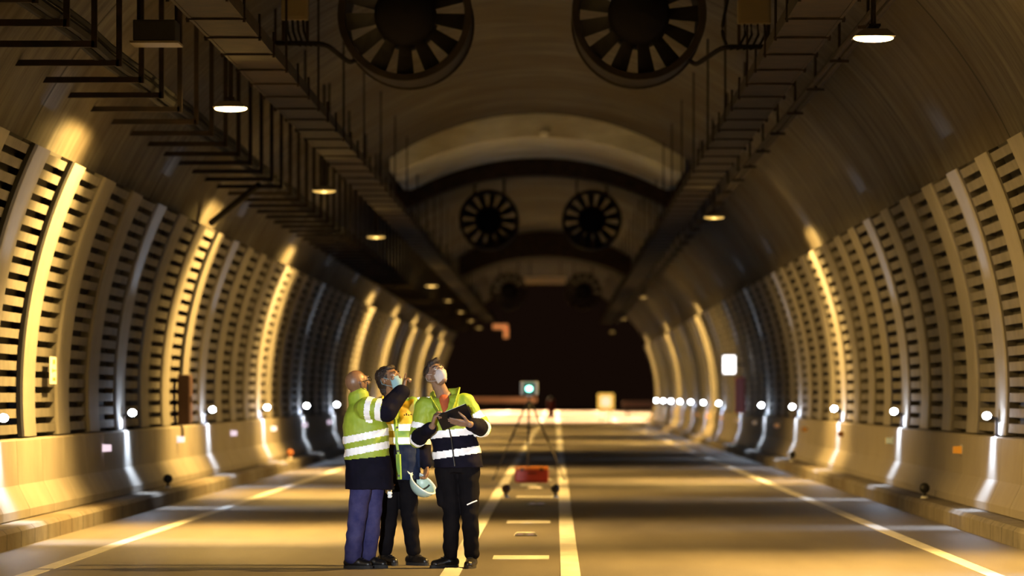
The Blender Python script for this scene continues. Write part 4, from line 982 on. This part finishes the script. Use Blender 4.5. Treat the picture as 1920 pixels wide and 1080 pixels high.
# ---- left-hand person: bald, seen from the side and behind, right arm raised ----------------
def person_left():
    base = V((place(690), PY_-0.05, 0))
    t = thing('person', 'bald person at the left in jeans pointing up with a raised arm', 'person', base)
    S = Solid(); hc = V((-0.085, 0.02, 1.548)); nk = V((-0.075, 0.02, 1.40))
    YAW = math.radians(-56); PIT = math.radians(16)
    P, R = head(S, hc, YAW, PIT, nk)
    sR, sL = V((0.0, -0.155, 1.345)), V((-0.02, 0.18, 1.34))
    S.loft([((0.02, 0.02, 0.84), 0.12, 0.13, 0), ((0.0, 0.02, 1.0), 0.12, 0.13, 0), ((-0.02, 0.02, 1.22), 0.12, 0.16, 0), ((-0.04, 0.02, 1.36), 0.09, 0.12, 0)])
    S.cap(sR, sL, 0.055, 0.055); S.cap((-0.04, 0.02, 1.34), nk, 0.08, 0.062)
    eR, wR = V((0.165, -0.20, 1.325)), V((0.300, -0.12, 1.490)); eL, wL = V((0.02, 0.27, 1.06)), V((0.11, 0.20, 0.86))
    S.chain([sR, eR, wR], [0.055, 0.043, 0.030]); S.chain([sL, eL, wL], [0.055, 0.043, 0.030])
    legs = [[V((-0.035, -0.06, 0.86)), V((-0.085, -0.07, 0.45)), V((-0.125, -0.04, 0.10))], [V((0.055, 0.09, 0.86)), V((0.035, 0.07, 0.45)), V((0.0, 0.10, 0.10))]]
    for L in legs: S.chain(L, [0.09, 0.060, 0.040])
    hand(S, wR, (0.16, 0.15, 0.95), (0.45, 0.1, -0.2), (0.75, 0.4, -0.1), curls=(0.05, 0.95, 1.15, 1.2))
    hand(S, wL, (0.1, -0.1, -1), (-0.3, -0.9, 0), (0.9, -0.2, 0), curl=0.5)
    finish(S.mesh('body', 0.0055, 1), 'body', M_SKIN2, t)
    face_bits(P, R, t, mat('grey eyebrow', (0.12, .09, .07), .7)); 
    g = None
    bm = new()
    for q in (-1, 1):
        tube(bm, [P((q*0.031+0.022*math.cos(u), 0.108, 0.014+0.018*math.sin(u))) for u in [2*PI*j/12 for j in range(13)]], 0.0028, 5)
        tube(bm, [P((q*0.053, 0.106, 0.020)), P((q*0.083, 0.06, 0.020)), P((q*0.088, -0.01, 0.022)), P((q*0.086, -0.03, 0.005))], 0.0035, 5)
    tube(bm, [P((-0.010, 0.110, 0.02)), P((0, 0.115, 0.022)), P((0.010, 0.110, 0.02))], 0.0028, 5)
    link('spectacles', bm, M_GLASS, t)
    mk = mask(P, R, t, M_BLACK, 'dark face mask')
    J = Solid()
    J.loft([((0.015, 0.02, 0.665), 0.205, 0.205, 0), ((0.012, 0.02, 0.80), 0.200, 0.200, 0), ((-0.008, 0.02, 1.0), 0.190, 0.180, 0), ((-0.022, 0.02, 1.20), 0.190, 0.190, 0), ((-0.035, 0.02, 1.31), 0.155, 0.175, 0), ((-0.055, 0.02, 1.39), 0.088, 0.10, 0)], name='torso')
    J.cap(sR+V((-0.02, 0.04, -0.01)), sL+V((0, -0.04, -0.01)), 0.092, 0.088, 'torso')
    J.chain([sR, eR, eR.lerp(wR, 0.93)], [0.094, 0.090, 0.070], 'armR'); J.chain([sL, eL, eL.lerp(wL, 0.93)], [0.085, 0.072, 0.058], 'armL')
    J.cap((-0.072, 0.02, 1.37), (-0.075, 0.02, 1.435), 0.094, 0.090, 'torso')
    jb = J.mesh('jacket', 0.007, 2, 0.010, 8.0)
    E = eR-sR; W2 = wR-eR
    def where(p):
        t1, d1 = seg_t(p, sR, eR); t2, d2 = seg_t(p, eR, wR)
        if d2 < 0.115 and t2 > 0.02 and p.x > 0.13: return 2, t2
        if d1 < 0.118 and t1 > 0.02 and (p.y < -0.14 or p.x > 0.155) and p.z > 1.19: return 1, t1
        return 0, p.z
    def cls(p):
        w, tt = where(p)
        if w == 2 or (w == 1 and tt > 0.86): return 1
        if w == 0 and p.z < 0.93+0.10*p.x: return 1
        return 0
    jo = finish(jb, 'jacket', [M_LIME, M_NAVY], t, cls)
    tape(jb, lambda p: where(p)[0] == 0 and 1.085 < p.z-0.20*p.x < 1.145, jo)
    tape(jb, lambda p: where(p)[0] == 0 and 0.975 < p.z-0.20*p.x < 1.035, jo)
    tape(jb, lambda p: where(p)[0] == 1 and -0.075 < p.x-0.0 - 0.12*(p.z-1.30) < -0.015 and p.y < -0.16, jo) if False else None
    tape(jb, lambda p: where(p)[0] == 1 and 0.03 < where(p)[1] < 0.32, jo)
    tape(jb, lambda p: where(p)[0] == 1 and 0.55 < where(p)[1] < 0.84, jo)
    jb.free()
    T = Solid(); T.loft([((0.01, 0.02, 0.74), 0.13, 0.16, 0), ((0.01, 0.02, 0.92), 0.13, 0.15, 0)])
    for L in legs: T.chain([L[0]+V((0, 0, -0.02)), L[1], L[2]+V((0, 0, 0.0))], [0.100, 0.082, 0.068])
    finish(T.mesh('jeans', 0.007, 2, 0.010, 8.0), 'jeans', M_JEAN, t)
    shoe(t, V((-0.12, -0.04, 0.10)), V((0.045, -0.10, 0))); shoe(t, V((0.005, 0.10, 0.10)), V((0.165, 0.03, 0)))
    return t
person_left()
